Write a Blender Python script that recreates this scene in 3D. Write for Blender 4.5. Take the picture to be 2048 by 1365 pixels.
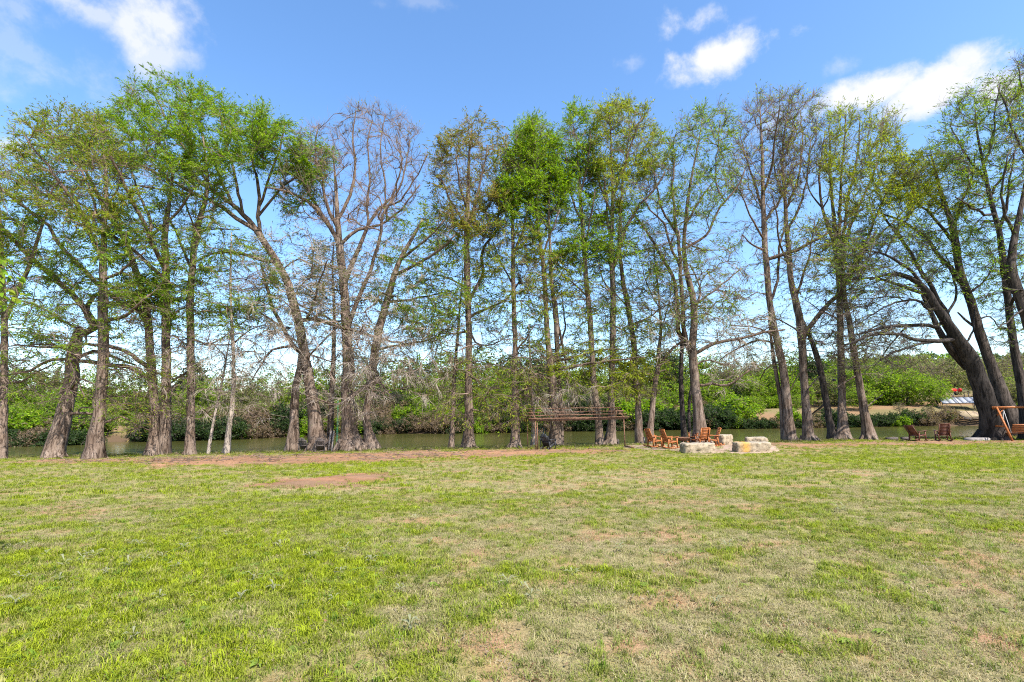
import bpy, math, random
import numpy as np
from mathutils import Matrix, Vector

for o in list(bpy.data.objects):
    bpy.data.objects.remove(o)
SC = bpy.context.scene
COL = SC.collection
rng = np.random.default_rng(11)
random.seed(5)
R = math.radians

# ------------------------------------------------------------------ camera, sky, sun, exposure
CAM_H, FPX, PITCH, ROLL = 1.7, 1024.0, R(7.8), R(1.0)
Fv = np.array([0, math.cos(PITCH), math.sin(PITCH)])
R0 = np.array([1.0, 0, 0]); U0 = np.array([0, -math.sin(PITCH), math.cos(PITCH)])
Rv = math.cos(ROLL)*R0 - math.sin(ROLL)*U0
Uv = math.sin(ROLL)*R0 + math.cos(ROLL)*U0
cam = bpy.data.cameras.new('camera'); cam.sensor_width = 36; cam.lens = 18.0
cam.clip_start = 0.05; cam.clip_end = 3000
co = bpy.data.objects.new('camera', cam); COL.objects.link(co)
co.matrix_world = Matrix(((Rv[0], Uv[0], -Fv[0], 0), (Rv[1], Uv[1], -Fv[1], 0), (Rv[2], Uv[2], -Fv[2], CAM_H), (0, 0, 0, 1)))
SC.camera = co

SUN_EL, SUN_AZ = R(50), R(140)          # azimuth clockwise from the viewing direction (+Y)
sd = Vector((math.sin(SUN_AZ)*math.cos(SUN_EL), math.cos(SUN_AZ)*math.cos(SUN_EL), math.sin(SUN_EL)))
sun = bpy.data.lights.new('sun', 'SUN'); sun.energy = 4.8; sun.angle = R(0.5); sun.color = (1.0, 0.94, 0.84)
so = bpy.data.objects.new('sun', sun); COL.objects.link(so)
so.rotation_euler = sd.to_track_quat('Z', 'Y').to_euler()
so.location = (40, -40, 60)
SC.view_settings.view_transform = 'Standard'; SC.view_settings.look = 'None'
SC.view_settings.gamma = 1.0; SC.view_settings.use_curve_mapping = False
SC.view_settings.exposure = 1.25
SC.render.engine = 'CYCLES'
SC.cycles.max_bounces = 6; SC.cycles.diffuse_bounces = 3; SC.cycles.transmission_bounces = 4
SC.cycles.glossy_bounces = 3; SC.cycles.sample_clamp_indirect = 4
SC.cycles.filter_width = 1.1; SC.cycles.use_denoising = False; SC.cycles.use_adaptive_sampling = True; SC.cycles.adaptive_threshold = 0.01

def pdir(px, py):
    v = Fv + Rv*((px-1024.0)/FPX) + Uv*((682.5-py)/FPX)
    return v
def U(px, py, Y):                          # the place a feature of the photo stands at, given its distance Y
    v = pdir(px, py); t = Y/v[1]
    return np.array([v[0]*t, Y, CAM_H+v[2]*t])
def Gz(px, py, z):
    v = pdir(px, py); t = (z-CAM_H)/v[2]
    return np.array([v[0]*t, v[1]*t, z])

class NT:
    """small helper to write node trees"""
    def __init__(s, nt): s.nt = nt; s.nt.nodes.clear()
    def n(s, typ, **kw):
        nd = s.nt.nodes.new(typ)
        for k, v in kw.items():
            if k.startswith('i_'):
                key = k[2:]
                key = int(key) if key.isdigit() else key.replace('_', ' ')
                if hasattr(v, 'is_output') or isinstance(v, bpy.types.NodeSocket): s.nt.links.new(v, nd.inputs[key])
                else: nd.inputs[key].default_value = v
            else: setattr(nd, k, v)
        return nd
    def math(s, op, a, b=0.0, c=None, clamp=False):
        nd = s.nt.nodes.new('ShaderNodeMath'); nd.operation = op; nd.use_clamp = clamp
        for i, v in enumerate((a, b) if c is None else (a, b, c)):
            if isinstance(v, bpy.types.NodeSocket): s.nt.links.new(v, nd.inputs[i])
            else: nd.inputs[i].default_value = v
        return nd.outputs[0]
    def mix(s, f, a, b, blend='MIX'):
        nd = s.nt.nodes.new('ShaderNodeMix'); nd.data_type = 'RGBA'; nd.blend_type = blend
        for i, v in ((0, f), (6, a), (7, b)):
            if isinstance(v, bpy.types.NodeSocket): s.nt.links.new(v, nd.inputs[i])
            else: nd.inputs[i].default_value = (tuple(v)+(1.0,))[:4] if i else v
        return nd.outputs[2]
    def ramp(s, fac, stops):
        nd = s.nt.nodes.new('ShaderNodeValToRGB'); e = nd.color_ramp.elements
        while len(e) < len(stops): e.new(0.5)
        for el, (p, c) in zip(e, stops):
            el.position = p; el.color = (tuple(c)+(1.0,))[:4] if hasattr(c, '__len__') else (c, c, c, 1)
        s.nt.links.new(fac, nd.inputs[0]); return nd.outputs[0]
    def noise(s, vec, scale, detail=4.0, rough=0.6, dist=0.0):
        nd = s.nt.nodes.new('ShaderNodeTexNoise')
        if vec is not None: s.nt.links.new(vec, nd.inputs['Vector'])
        nd.inputs['Scale'].default_value = scale; nd.inputs['Detail'].default_value = detail
        nd.inputs['Roughness'].default_value = rough; nd.inputs['Distortion'].default_value = dist
        return nd.outputs[0]
    def link(s, a, b): s.nt.links.new(a, b)

W = bpy.data.worlds.new('World'); SC.world = W; W.use_nodes = True
w = NT(W.node_tree)
sky = w.n('ShaderNodeTexSky', sky_type='NISHITA')
sky.sun_disc = False; sky.sun_elevation = SUN_EL; sky.sun_rotation = SUN_AZ
sky.air_density = 1.0; sky.dust_density = 1.1; sky.ozone_density = 2.2; sky.altitude = 200
tc = w.n('ShaderNodeTexCoord'); D = tc.outputs['Generated']
n1 = w.noise(D, 12.0, 9.0, 0.62, 0.12)
n2 = w.noise(D, 3.5, 4.0, 0.6, 0.2)
nn = w.math('ADD', w.math('MULTIPLY', n1, 0.7), w.math('MULTIPLY', n2, 0.3))
mask = None
# (px, py, half width, half height, strength, edge noise)
CLOUDS = [(295, 40, 125, 95, 1.0, 0.9), (335, 120, 85, 75, 0.85, 0.9), (170, 15, 150, 50, 0.75, 1.1), (60, 110, 190, 90, 0.42, 1.5), (40, 20, 120, 50, .45, 1.5),
          (1385, 45, 70, 34, 0.85, 1.3), (1440, 108, 135, 46, 1.25, 1.0), (1390, 140, 70, 28, 0.9, 1.2), (1250, 125, 45, 20, 0.4, 1.6),
          (1720, 190, 140, 40, 1.35, .9), (1890, 168, 125, 52, 1.5, .9), (1930, 122, 44, 34, 1.1, .9), (1990, 172, 85, 50, 1.1, 1.0),
          (1685, 130, 42, 20, 0.45, 1.5), (860, 5, 90, 22, 0.35, 1.4), (15, 292, 40, 24, 0.8, 1.0), (1500, 40, 30, 16, 0.3, 1.5), (2400, 150, 160, 90, 1.2, 1.0), (-500, 100, 260, 90, .8, 1.2)]
for (cx, cy, hw, hh, st, en) in CLOUDS:
    c = pdir(cx, cy); L = np.linalg.norm(c); c = c/L
    r = np.cross(c, (0, 0, 1)); r /= np.linalg.norm(r); u = np.cross(r, c)
    def dot(vec):
        nd = w.n('ShaderNodeVectorMath', operation='DOT_PRODUCT'); w.link(D, nd.inputs[0]); nd.inputs[1].default_value = tuple(vec); return nd.outputs['Value']
    a = w.math('MULTIPLY', dot(r), FPX*L/hw); b = w.math('MULTIPLY', dot(u), FPX*L/hh)
    d2 = w.math('ADD', w.math('MULTIPLY', a, a), w.math('MULTIPLY', b, b))
    front = w.math('GREATER_THAN', dot(c), 0.3)
    m = w.math('SUBTRACT', 1.0, w.math('SQRT', d2))
    m = w.math('ADD', m, w.math('MULTIPLY', w.math('SUBTRACT', nn, 0.5), 4.3*en))
    m = w.math('MULTIPLY', w.math('MULTIPLY', m, front), 1.15, clamp=True)
    m = w.math('MULTIPLY', m, st)
    mask = m if mask is None else w.math('MAXIMUM', mask, m)
mk = w.n('ShaderNodeMapRange', interpolation_type='SMOOTHSTEP'); w.link(mask, mk.inputs[0]); mk.inputs[1].default_value = 0.0; mk.inputs[2].default_value = 1.3
skyc = w.n('ShaderNodeHueSaturation'); w.link(sky.outputs[0], skyc.inputs['Color']); skyc.inputs['Saturation'].default_value = 1.16; skyc.inputs['Value'].default_value = 1.0
cl = w.mix(mk.outputs[0], skyc.outputs[0], (2.9, 2.95, 3.1))
bg = w.n('ShaderNodeBackground'); w.link(cl, bg.inputs[0]); bg.inputs[1].default_value = 0.147
out = w.n('ShaderNodeOutputWorld'); w.link(bg.outputs[0], out.inputs[0])

# ------------------------------------------------------------------ object helpers
def tag(o, label=None, cat=None, group=None, kind=None):
    if label: o['label'] = label
    if cat: o['category'] = cat
    if group: o['group'] = group
    if kind: o['kind'] = kind
    return o
def empty(name, loc, label, cat, group=None, rz=0.0):
    o = bpy.data.objects.new(name, None); COL.objects.link(o); o.location = tuple(float(v) for v in loc); o.rotation_euler = (0, 0, rz)
    o.empty_display_size = 0.3
    return tag(o, label, cat, group)
def mk_mesh(name, V, tris=None, quads=None, col=None, smooth=False, mat=None):
    V = np.ascontiguousarray(V, dtype=np.float32)
    me = bpy.data.meshes.new(name)
    nt = 0 if tris is None else len(tris); nq = 0 if quads is None else len(quads)
    me.vertices.add(len(V)); me.vertices.foreach_set('co', V.ravel())
    li = []
    if nt: li.append(np.asarray(tris, dtype=np.int32).ravel())
    if nq: li.append(np.asarray(quads, dtype=np.int32).ravel())
    li = np.concatenate(li)
    me.loops.add(len(li)); me.loops.foreach_set('vertex_index', li)
    me.polygons.add(nt+nq)
    st = np.concatenate([np.arange(nt)*3, nt*3+np.arange(nq)*4]).astype(np.int32)
    me.polygons.foreach_set('loop_start', st)
    if smooth: me.polygons.foreach_set('use_smooth', np.ones(nt+nq, dtype=bool))
    if col is not None:
        a = me.color_attributes.new('tint', 'FLOAT_COLOR', 'POINT')
        c = np.ones((len(V), 4), dtype=np.float32); c[:, :3] = col
        a.data.foreach_set('color', c.ravel())
    me.update(calc_edges=True)
    if mat: me.materials.append(mat)
    return me
def add(name, me, parent=None, kind=None, label=None):
    o = bpy.data.objects.new(name, me); COL.objects.link(o)
    if parent is not None: o.parent = parent
    if kind: o['kind'] = kind
    if label: o['label'] = label
    return o
def copy_tree(o, parent=None):
    c = o.copy(); COL.objects.link(c); c.parent = parent
    for ch in o.children: copy_tree(ch, c)
    return c

class MB:
    """collects boxes, bars and tubes for one mesh"""
    def __init__(s): s.V = []; s.T = []; s.Q = []; s.n = 0
    def raw(s, V, T=None, Q=None):
        V = np.asarray(V, float)
        if T is not None and len(T): s.T.append(np.asarray(T)+s.n)
        if Q is not None and len(Q): s.Q.append(np.asarray(Q)+s.n)
        s.V.append(V); s.n += len(V); return s
    def hexa(s, P):
        return s.raw(P, None, [(0, 3, 2, 1), (4, 5, 6, 7), (0, 1, 5, 4), (1, 2, 6, 5), (2, 3, 7, 6), (3, 0, 4, 7)])
    def box(s, c, d):
        c = np.array(c, float); h = np.array(d, float)/2
        P = [c+h*np.array(k) for k in ((-1, -1, -1), (1, -1, -1), (1, 1, -1), (-1, 1, -1), (-1, -1, 1), (1, -1, 1), (1, 1, 1), (-1, 1, 1))]
        return s.hexa(P)
    def bar(s, p, q, w_, h_, up=(0, 0, 1)):
        p = np.array(p, float); q = np.array(q, float); t = (q-p)/np.linalg.norm(q-p)
        a = np.cross(t, up)
        if np.linalg.norm(a) < 1e-3: a = np.cross(t, (0, 1, 0))
        a /= np.linalg.norm(a); b = np.cross(a, t)
        P = [o+a*x*w_/2+b*y*h_/2 for o in (p, q) for x, y in ((-1, -1), (1, -1), (1, 1), (-1, 1))]
        return s.hexa(P)
    def tube(s, P, r, n=8, cap=True):
        P = np.asarray(P, float); rr = np.broadcast_to(np.asarray(r, float), (len(P),))
        V, Q = tube(P, rr, n); k = len(V)
        T = []
        if cap:
            V = np.vstack([V, P[:1], P[-1:]])
            for i in range(n):
                T.append((k, (i+1) % n, i)); b = (len(P)-1)*n; T.append((k+1, b+i, b+(i+1) % n))
        return s.raw(V, T, Q)
    def lathe(s, prof, n=20, c=(0, 0, 0)):
        prof = np.array(prof, float); th = np.arange(n)*2*math.pi/n
        V = np.stack([np.outer(prof[:, 0], np.cos(th)), np.outer(prof[:, 0], np.sin(th)), np.repeat(prof[:, 1:2], n, 1)], 2).reshape(-1, 3)+np.array(c)
        Q = [(i*n+j, i*n+(j+1) % n, (i+1)*n+(j+1) % n, (i+1)*n+j) for i in range(len(prof)-1) for j in range(n)]
        return s.raw(V, None, Q)
    def build(s, name, mat, parent=None, kind=None, label=None, smooth=False):
        V = np.vstack(s.V); T = np.vstack(s.T) if s.T else None; Q = np.vstack(s.Q) if s.Q else None
        return add(name, mk_mesh(name, V, T, Q, None, smooth, mat), parent, kind, label)

def frames(P):
    T = np.gradient(P, axis=0); T /= np.linalg.norm(T, axis=1, keepdims=True)+1e-9
    m = np.abs(T).mean(0); ref = np.zeros(3); ref[int(np.argmin(m))] = 1.0
    A = np.cross(T, ref); A /= np.linalg.norm(A, axis=1, keepdims=True)+1e-9
    return A, np.cross(T, A)
def tube(P, r, n):
    A, B = frames(P); th = np.arange(n)*2*math.pi/n
    V = P[:, None, :]+r[:, None, None]*(A[:, None, :]*np.cos(th)[None, :, None]+B[:, None, :]*np.sin(th)[None, :, None])
    m = len(P); i = np.arange(m-1)[:, None]*n; j = np.arange(n)[None, :]; j2 = (j+1) % n
    Q = np.stack([i+j, i+j2, i+n+j2, i+n+j], 2).reshape(-1, 4)
    return V.reshape(-1, 3), Q

# smooth value noise on a lattice, used for terrain, dirt and grass
_lat = np.random.default_rng(3).random((256, 256))
def vnoise(x, y, s):
    x = np.asarray(x, float)/s+1000.3; y = np.asarray(y, float)/s+1000.7
    xi = np.floor(x).astype(int); yi = np.floor(y).astype(int); fx = x-xi; fy = y-yi
    fx = fx*fx*(3-2*fx); fy = fy*fy*(3-2*fy)
    g = lambda a, b: _lat[a % 256, b % 256]
    return (g(xi, yi)*(1-fx)+g(xi+1, yi)*fx)*(1-fy)+(g(xi, yi+1)*(1-fx)+g(xi+1, yi+1)*fx)*fy
def fbm(x, y, s, o=4):
    t = 0; a = 0.5; z = 0
    for k in range(o): t = t+a*vnoise(x, y, s/2**k); z += a; a *= 0.55
    return t/z
def sstep(a, b, x):
    t = np.clip((x-a)/(b-a), 0, 1); return t*t*(3-2*t)

# ------------------------------------------------------------------ materials
def pmat(name, base, rough=0.8, var=0.25, scale=6.0, stretch=(1, 1, 1), bump=0.3, bscale=None, c2=None, metal=0.0, spec=0.3, lo=0.35, hi=0.65):
    """wear and grain from noise over a base colour"""
    m = bpy.data.materials.new(name); m.use_nodes = True; t = NT(m.node_tree)
    tcn = t.n('ShaderNodeTexCoord'); mp = t.n('ShaderNodeMapping'); t.link(tcn.outputs['Object'], mp.inputs[0]); mp.inputs['Scale'].default_value = stretch
    f = t.noise(mp.outputs[0], scale, 6, 0.65)
    dark = tuple(c*(1-var) for c in base); light = tuple(min(1, c*(1+var)) for c in base) if c2 is None else c2
    colr = t.ramp(f, [(lo, dark), (hi, light)])
    bs = t.n('ShaderNodeBsdfPrincipled'); t.link(colr, bs.inputs['Base Color']); bs.inputs['Roughness'].default_value = rough
    bs.inputs['Metallic'].default_value = metal; bs.inputs['Specular IOR Level'].default_value = spec
    if bump:
        f2 = t.noise(mp.outputs[0], bscale or scale*3, 5, 0.7)
        b = t.n('ShaderNodeBump'); t.link(f2, b.inputs['Height']); b.inputs['Strength'].default_value = bump; b.inputs['Distance'].default_value = 0.03
        t.link(b.outputs[0], bs.inputs['Normal'])
    o = t.n('ShaderNodeOutputMaterial'); t.link(bs.outputs[0], o.inputs[0]); return m
def bark(name, a, b, cdark):
    m = bpy.data.materials.new(name); m.use_nodes = True; t = NT(m.node_tree)
    tcn = t.n('ShaderNodeTexCoord'); mp = t.n('ShaderNodeMapping'); t.link(tcn.outputs['Object'], mp.inputs[0]); mp.inputs['Scale'].default_value = (1, 1, 0.13)
    f = t.noise(mp.outputs[0], 9.0, 6, 0.7, 0.4); g = t.noise(tcn.outputs['Object'], 1.1, 4, 0.6)
    c = t.mix(t.ramp(g, [(0.38, 0.0), (0.62, 1.0)]), a, b)
    c = t.mix(t.ramp(f, [(0.40, 1.0), (0.54, 0.0)]), c, cdark)
    bs = t.n('ShaderNodeBsdfPrincipled'); t.link(c, bs.inputs['Base Color']); bs.inputs['Roughness'].default_value = 0.92; bs.inputs['Specular IOR Level'].default_value = 0.1
    bm_ = t.n('ShaderNodeBump'); t.link(f, bm_.inputs['Height']); bm_.inputs['Strength'].default_value = 0.9; bm_.inputs['Distance'].default_value = 0.06
    t.link(bm_.outputs[0], bs.inputs['Normal'])
    o = t.n('ShaderNodeOutputMaterial'); t.link(bs.outputs[0], o.inputs[0]); return m
def leafmat(name, trans=0.4, attr='GEOMETRY', rough=0.6):
    m = bpy.data.materials.new(name); m.use_nodes = True; t = NT(m.node_tree)
    at = t.n('ShaderNodeAttribute'); at.attribute_name = 'tint'; at.attribute_type = attr
    d = t.n('ShaderNodeBsdfPrincipled'); t.link(at.outputs['Color'], d.inputs['Base Color']); d.inputs['Roughness'].default_value = rough; d.inputs['Specular IOR Level'].default_value = 0.25
    tr = t.n('ShaderNodeBsdfTranslucent'); t.link(t.mix(1.0, at.outputs['Color'], (1.15, 1.2, 0.6), 'MULTIPLY'), tr.inputs[0])
    mx = t.n('ShaderNodeMixShader'); mx.inputs[0].default_value = trans; t.link(d.outputs[0], mx.inputs[1]); t.link(tr.outputs[0], mx.inputs[2])
    o = t.n('ShaderNodeOutputMaterial'); t.link(mx.outputs[0], o.inputs[0]); return m
M = {}
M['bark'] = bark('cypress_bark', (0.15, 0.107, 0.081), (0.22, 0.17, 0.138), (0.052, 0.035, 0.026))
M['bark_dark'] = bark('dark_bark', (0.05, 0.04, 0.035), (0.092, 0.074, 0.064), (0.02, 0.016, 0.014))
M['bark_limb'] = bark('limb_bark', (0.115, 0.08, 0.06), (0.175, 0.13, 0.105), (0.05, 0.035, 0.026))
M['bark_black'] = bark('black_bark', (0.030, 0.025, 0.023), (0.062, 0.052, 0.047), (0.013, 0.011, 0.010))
M['bark_pale'] = bark('pale_bark', (0.30, 0.25, 0.21), (0.40, 0.34, 0.29), (0.16, 0.125, 0.10))
M['twig'] = pmat('twig_bark', (0.15, 0.105, 0.083), 0.9, 0.5, 1.2, bump=0)
M['twig_dark'] = pmat('twig_bark_dark', (0.09, 0.072, 0.062), 0.9, 0.35, 1.2, bump=0)
M['twig_pale'] = pmat('pale_dead_twig', (0.33, 0.275, 0.23), 0.9, 0.35, 1.2, bump=0)
M['leaf'] = leafmat('leaf', 0.55)
M['redwood'] = pmat('orange_stained_wood', (0.29, 0.095, 0.025), 0.55, 0.55, 9, (1, 1, 6), 0.15)
M['brownwood'] = pmat('brown_stained_wood', (0.095, 0.034, 0.02), 0.55, 0.4, 9, (1, 1, 6), 0.15)
M['rust'] = pmat('rusty_iron', (0.135, 0.07, 0.043), 0.85, 0.55, 12, bump=0.3)
M['blackplastic'] = pmat('black_resin', (0.018, 0.018, 0.022), 0.45, 0.3, 12, bump=0.05, spec=0.5)
M['darkwood'] = pmat('weathered_dark_wood', (0.075, 0.062, 0.058), 0.85, 0.5, 8, (1, 1, 5), 0.3)
M['greywood'] = pmat('grey_board', (0.16, 0.14, 0.13), 0.85, 0.4, 8, (1, 1, 5), 0.3)
M['palewood'] = pmat('pale_plank', (0.45, 0.35, 0.26), 0.85, 0.25, 5, (1, 4, 1), 0.2)
M['greenrope'] = pmat('green_rope', (0.01, 0.17, 0.10), 0.8, 0.5, 14, bump=0.2)
M['greenpaint'] = pmat('green_painted_steel', (0.012, 0.085, 0.055), 0.5, 0.3, 8, bump=0.1)
M['rope'] = pmat('pale_rope', (0.5, 0.5, 0.5), 0.9, 0.25, 14, bump=0.2)
M['cable'] = pmat('black_cable', (0.02, 0.02, 0.02), 0.6, 0.2, 14, bump=0)
M['roofmetal'] = pmat('pale_sheet_roof', (0.235, 0.245, 0.275), 0.7, 0.14, 2, bump=0.05)
M['red'] = pmat('red_plastic', (0.5, 0.02, 0.02), 0.4, 0.2, 3, bump=0, spec=0.5)
M['stone'] = None
# ------------------------------------------------------------------ terrain
ZL, ZW = -0.6, -1.6                                     # lawn at the bank, river level
lp = np.array([Gz(px, py, ZL)[:2] for px, py in ((-300, 921), (0, 917), (250, 912), (500, 908), (750, 902), (1000, 897), (1250, 892), (1500, 886), (1750, 880), (2048, 876), (2300, 872))])
fp = np.array([Gz(px, py, ZW)[:2] for px, py in ((-300, 899), (0, 893), (200, 885), (420, 880), (550, 876), (780, 868), (1000, 866), (1200, 862), (1450, 858), (1600, 857), (1800, 853), (2048, 851), (2300, 848))])
def lip(x): return np.interp(x, lp[:, 0], lp[:, 1])
def far(x): return np.interp(x, fp[:, 0], fp[:, 1])
def ground(x, y):
    x = np.asarray(x, float); y = np.asarray(y, float)
    L = lip(x)+0.6; Fa = far(x)
    z = ZL*sstep(3, 27, y)+0.05*(fbm(x, y, 7.0, 2)-0.5)*sstep(2, 8, y)
    z = z-1.7*sstep(0.0, 3.6, y-L)
    d = y-Fa
    zf = -2.4+0.8*sstep(-4, 0, d)+1.3*sstep(0, 2.2, d)+0.075*np.clip(d-2, 0, 60)+0.8*sstep(8, 30, d)*sstep(-5, 35, x)
    zf = zf+0.9*(fbm(x, y, 9, 3)-0.5)*sstep(0, 4, d)
    zf = zf+21*sstep(90, 330, d)*np.exp(-((x-300)/150.0)**2)+9*sstep(60, 300, d)
    return np.where(d > -4, zf, np.maximum(z, -2.6))
def G(px, py):
    z = ZL
    for _ in range(6):
        p = Gz(px, py, z); z = float(ground(p[0], p[1]))
    p[2] = z; return p

xs = np.concatenate([np.linspace(-520, -110, 20)[:-1], np.linspace(-110, -42, 50)[:-1], np.linspace(-42, 42, 260)[:-1], np.linspace(42, 140, 70)[:-1], np.linspace(140, 620, 30)])
ys = np.concatenate([np.linspace(-60, 0.5, 14)[:-1], np.linspace(0.5, 40, 170)[:-1], np.linspace(40, 110, 90)[:-1], np.linspace(110, 900, 60)])
X, Y = np.meshgrid(xs, ys)
Z = ground(X, Y)
def grid_mesh(name, X, Y, Z, col, mat):
    h, k = X.shape; i = np.arange(h-1)[:, None]*k; j = np.arange(k-1)[None, :]
    Q = np.stack([i+j, i+j+1, i+k+j+1, i+k+j], 2).reshape(-1, 4)
    return mk_mesh(name, np.stack([X, Y, Z], 2).reshape(-1, 3), None, Q, col, True, mat)
def inpoly(x, y, P):
    x = np.asarray(x, float); y = np.asarray(y, float); c = np.zeros(np.broadcast(x, y).shape, bool); n = len(P)
    for i in range(n):
        x0, y0 = P[i]; x1, y1 = P[(i+1) % n]
        hit = ((y0 > y) != (y1 > y)) & (x < (x1-x0)*(y-y0)/(y1-y0+1e-12)+x0); c ^= hit
    return c
def sdist(x, y, P):
    """signed distance to a polygon, positive inside"""
    x = np.asarray(x, float); y = np.asarray(y, float); d = np.full(np.broadcast(x, y).shape, 1e9)
    for i in range(len(P)):
        a = np.array(P[i]); b = np.array(P[(i+1) % len(P)]); e = b-a
        t = np.clip(((x-a[0])*e[0]+(y-a[1])*e[1])/(e@e), 0, 1)
        d = np.minimum(d, np.hypot(x-a[0]-t*e[0], y-a[1]-t*e[1]))
    return np.where(inpoly(x, y, P), d, -d)
PATH = [G(*p)[:2] for p in ((60, 922), (180, 926), (330, 931), (500, 929), (620, 930), (760, 924), (900, 916), (1000, 914), (1080, 910), (1180, 906), (1240, 903), (1230, 897), (1080, 901), (960, 901), (840, 903), (700, 907), (560, 911), (330, 917), (150, 919))]
PATH2 = [G(*p)[:2] for p in ((1530, 892), (1620, 895), (1800, 892), (2048, 887), (2200, 884), (2200, 877), (2048, 880), (1900, 883), (1760, 884), (1600, 887), (1540, 888))]
PATCH = [G(*p)[:2] for p in ((500, 972), (545, 968), (570, 961), (640, 954), (690, 949), (745, 948), (772, 946), (777, 953), (752, 963), (700, 974), (640, 976), (560, 974))]
def soil(x, y):
    s = np.maximum(np.maximum(sdist(x, y, PATH)/1.4, sdist(x, y, PATH2)/1.2), sdist(x, y, PATCH)/0.5)
    return np.clip(0.5+0.5*s+1.3*(fbm(x, y, 1.6, 4)-0.5), 0, 1)
def green(x, y):
    g = 0.47+0.8*(fbm(x+40, y, 3.2, 4)-0.5)+0.95*(fbm(x, y+90, 0.7, 3)-0.5)+0.45*(vnoise(x-20, y, 0.22)-0.5)
    g = g+0.26*np.exp(-((x+4.5)/3.4)**2-((y-5)/4.5)**2)+0.16*np.exp(-((x+12)/9)**2-((y-16)/8)**2)
    g = g+0.30*np.exp(-((x-21)/9)**2-((y-20)/5)**2)+0.12*sstep(18, 24, y)
    g = g-0.17*np.exp(-((x-2)/4.0)**2-((y-9)/6)**2)-0.06*np.exp(-((x-3)/3)**2-((y-4)/2)**2)
    return np.clip(g, 0, 1)
xf, yf = X.ravel(), Y.ravel()
gr = green(xf, yf)[:, None]; sl = soil(xf, yf)[:, None]
thatch = np.array((0.27, 0.215, 0.135)); earth = np.array((0.30, 0.15, 0.09)); gcol = np.array((0.18, 0.195, 0.035))
bare = sstep(0.53, 0.62, fbm(xf+7, yf-30, 0.6, 4))[:, None]
cg = thatch*(1-gr)+gcol*gr; cg = cg*(1-0.85*bare*(1-gr))+earth*0.85*bare*(1-gr)
cg = cg*(1-sl)+np.array((0.29, 0.145, 0.085))*sl
dF = (yf-far(xf))[:, None]
dry = np.array((0.155, 0.125, 0.06))*(0.8+0.5*fbm(xf, yf, 5, 3)[:, None]); dirt = np.array((0.22, 0.125, 0.075))
fcol = dry*(1-sstep(0.5, 0.62, fbm(xf, yf+50, 12, 3))[:, None]*0.7)+dirt*0.7*sstep(0.5, 0.62, fbm(xf, yf+50, 12, 3))[:, None]
fcol = fcol*(1-sstep(40, 70, dF)*0.8)+np.array((0.055, 0.07, 0.025))*sstep(40, 70, dF)*0.8
bank = sstep(0.4, 1.2, (yf-lip(xf)))[:, None]
mud = np.array((0.10, 0.075, 0.045))
cg = cg*(1-bank)+mud*bank
cg = np.where(dF > -4, np.where(dF < 1.5, np.array((0.09, 0.062, 0.04)), fcol), cg)
gm = bpy.data.materials.new('ground'); gm.use_nodes = True; t = NT(gm.node_tree)
at = t.n('ShaderNodeAttribute'); at.attribute_name = 'tint'
tcn = t.n('ShaderNodeTexCoord')
f1 = t.noise(tcn.outputs['Object'], 38.0, 6, 0.75); f2 = t.noise(tcn.outputs['Object'], 7.0, 5, 0.7)
k = t.math('MULTIPLY', t.math('ADD', t.math('MULTIPLY', f1, 1.3), 0.35), t.math('ADD', t.math('MULTIPLY', f2, 0.8), 0.6))
cmb = t.n('ShaderNodeCombineColor'); [t.link(k, cmb.inputs[i]) for i in range(3)]
cc = t.mix(1.0, at.outputs['Color'], cmb.outputs[0], 'MULTIPLY')
bs = t.n('ShaderNodeBsdfPrincipled'); t.link(cc, bs.inputs['Base Color']); bs.inputs['Roughness'].default_value = 0.95; bs.inputs['Specular IOR Level'].default_value = 0.05
bp = t.n('ShaderNodeBump'); t.link(f1, bp.inputs['Height']); bp.inputs['Strength'].default_value = 0.7; bp.inputs['Distance'].default_value = 0.03; t.link(bp.outputs[0], bs.inputs['Normal'])
o = t.n('ShaderNodeOutputMaterial'); t.link(bs.outputs[0], o.inputs[0])
M['ground'] = gm
go = add('ground', grid_mesh('ground', X, Y, Z, cg, gm)); tag(go, 'wide lawn falling gently to the river bank with dry slopes beyond', kind='structure')

def dirt_sheet(name, P, label, step=0.14, amp=0.05, rag=2.4, off=0.38):
    P = np.array(P); x0, y0 = P.min(0)-1.2; x1, y1 = P.max(0)+1.2
    step = max(step, (x1-x0)/420)
    X, Y = np.meshgrid(np.arange(x0, x1, step), np.arange(y0, y1, step))
    s = sdist(X, Y, P)
    k = np.clip(off+0.5*s/1.3+rag*(fbm(X, Y, 1.6, 4)-0.5)+0.5*rag*(fbm(X*0.5+9, Y, 0.45, 3)-0.5), 0, 1)
    Z = ground(X, Y)+np.where(k > 0.5, 0.006+amp*(k-0.5)*fbm(X, Y, 1.1, 3), -0.10*(0.5-k)*2-0.01)
    v = fbm(X, Y, 0.8, 4).ravel()[:, None]; u = fbm(X+33, Y, 3.0, 3).ravel()[:, None]
    v2 = fbm(X*1.0+5, Y*1.6, 0.35, 3).ravel()[:, None]; col = np.array((0.245, 0.135, 0.08))*(0.55+0.55*v+0.4*v2)*(0.75+0.5*u)
    lf = sstep(0.48, 0.66, fbm(X-12, Y*2.5, 2.2, 4)).ravel()[:, None]
    col = col*(1-0.65*lf)+np.array((0.17, 0.115, 0.075))*0.65*lf
    o = add(name, grid_mesh(name, X, Y, Z, col, gm)); tag(o, label, kind='structure'); return o
dirt_sheet('dirt_path', PATH, 'worn reddish dirt path along the river bank on the left')
dirt_sheet('dirt_path', PATH2, 'worn brown dirt strip in front of the swing frame on the right')
dirt_sheet('dirt_patch', PATCH, 'bare mound of reddish dirt in the middle of the lawn', 0.06, 0.25, 0.55, 0.56)

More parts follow.
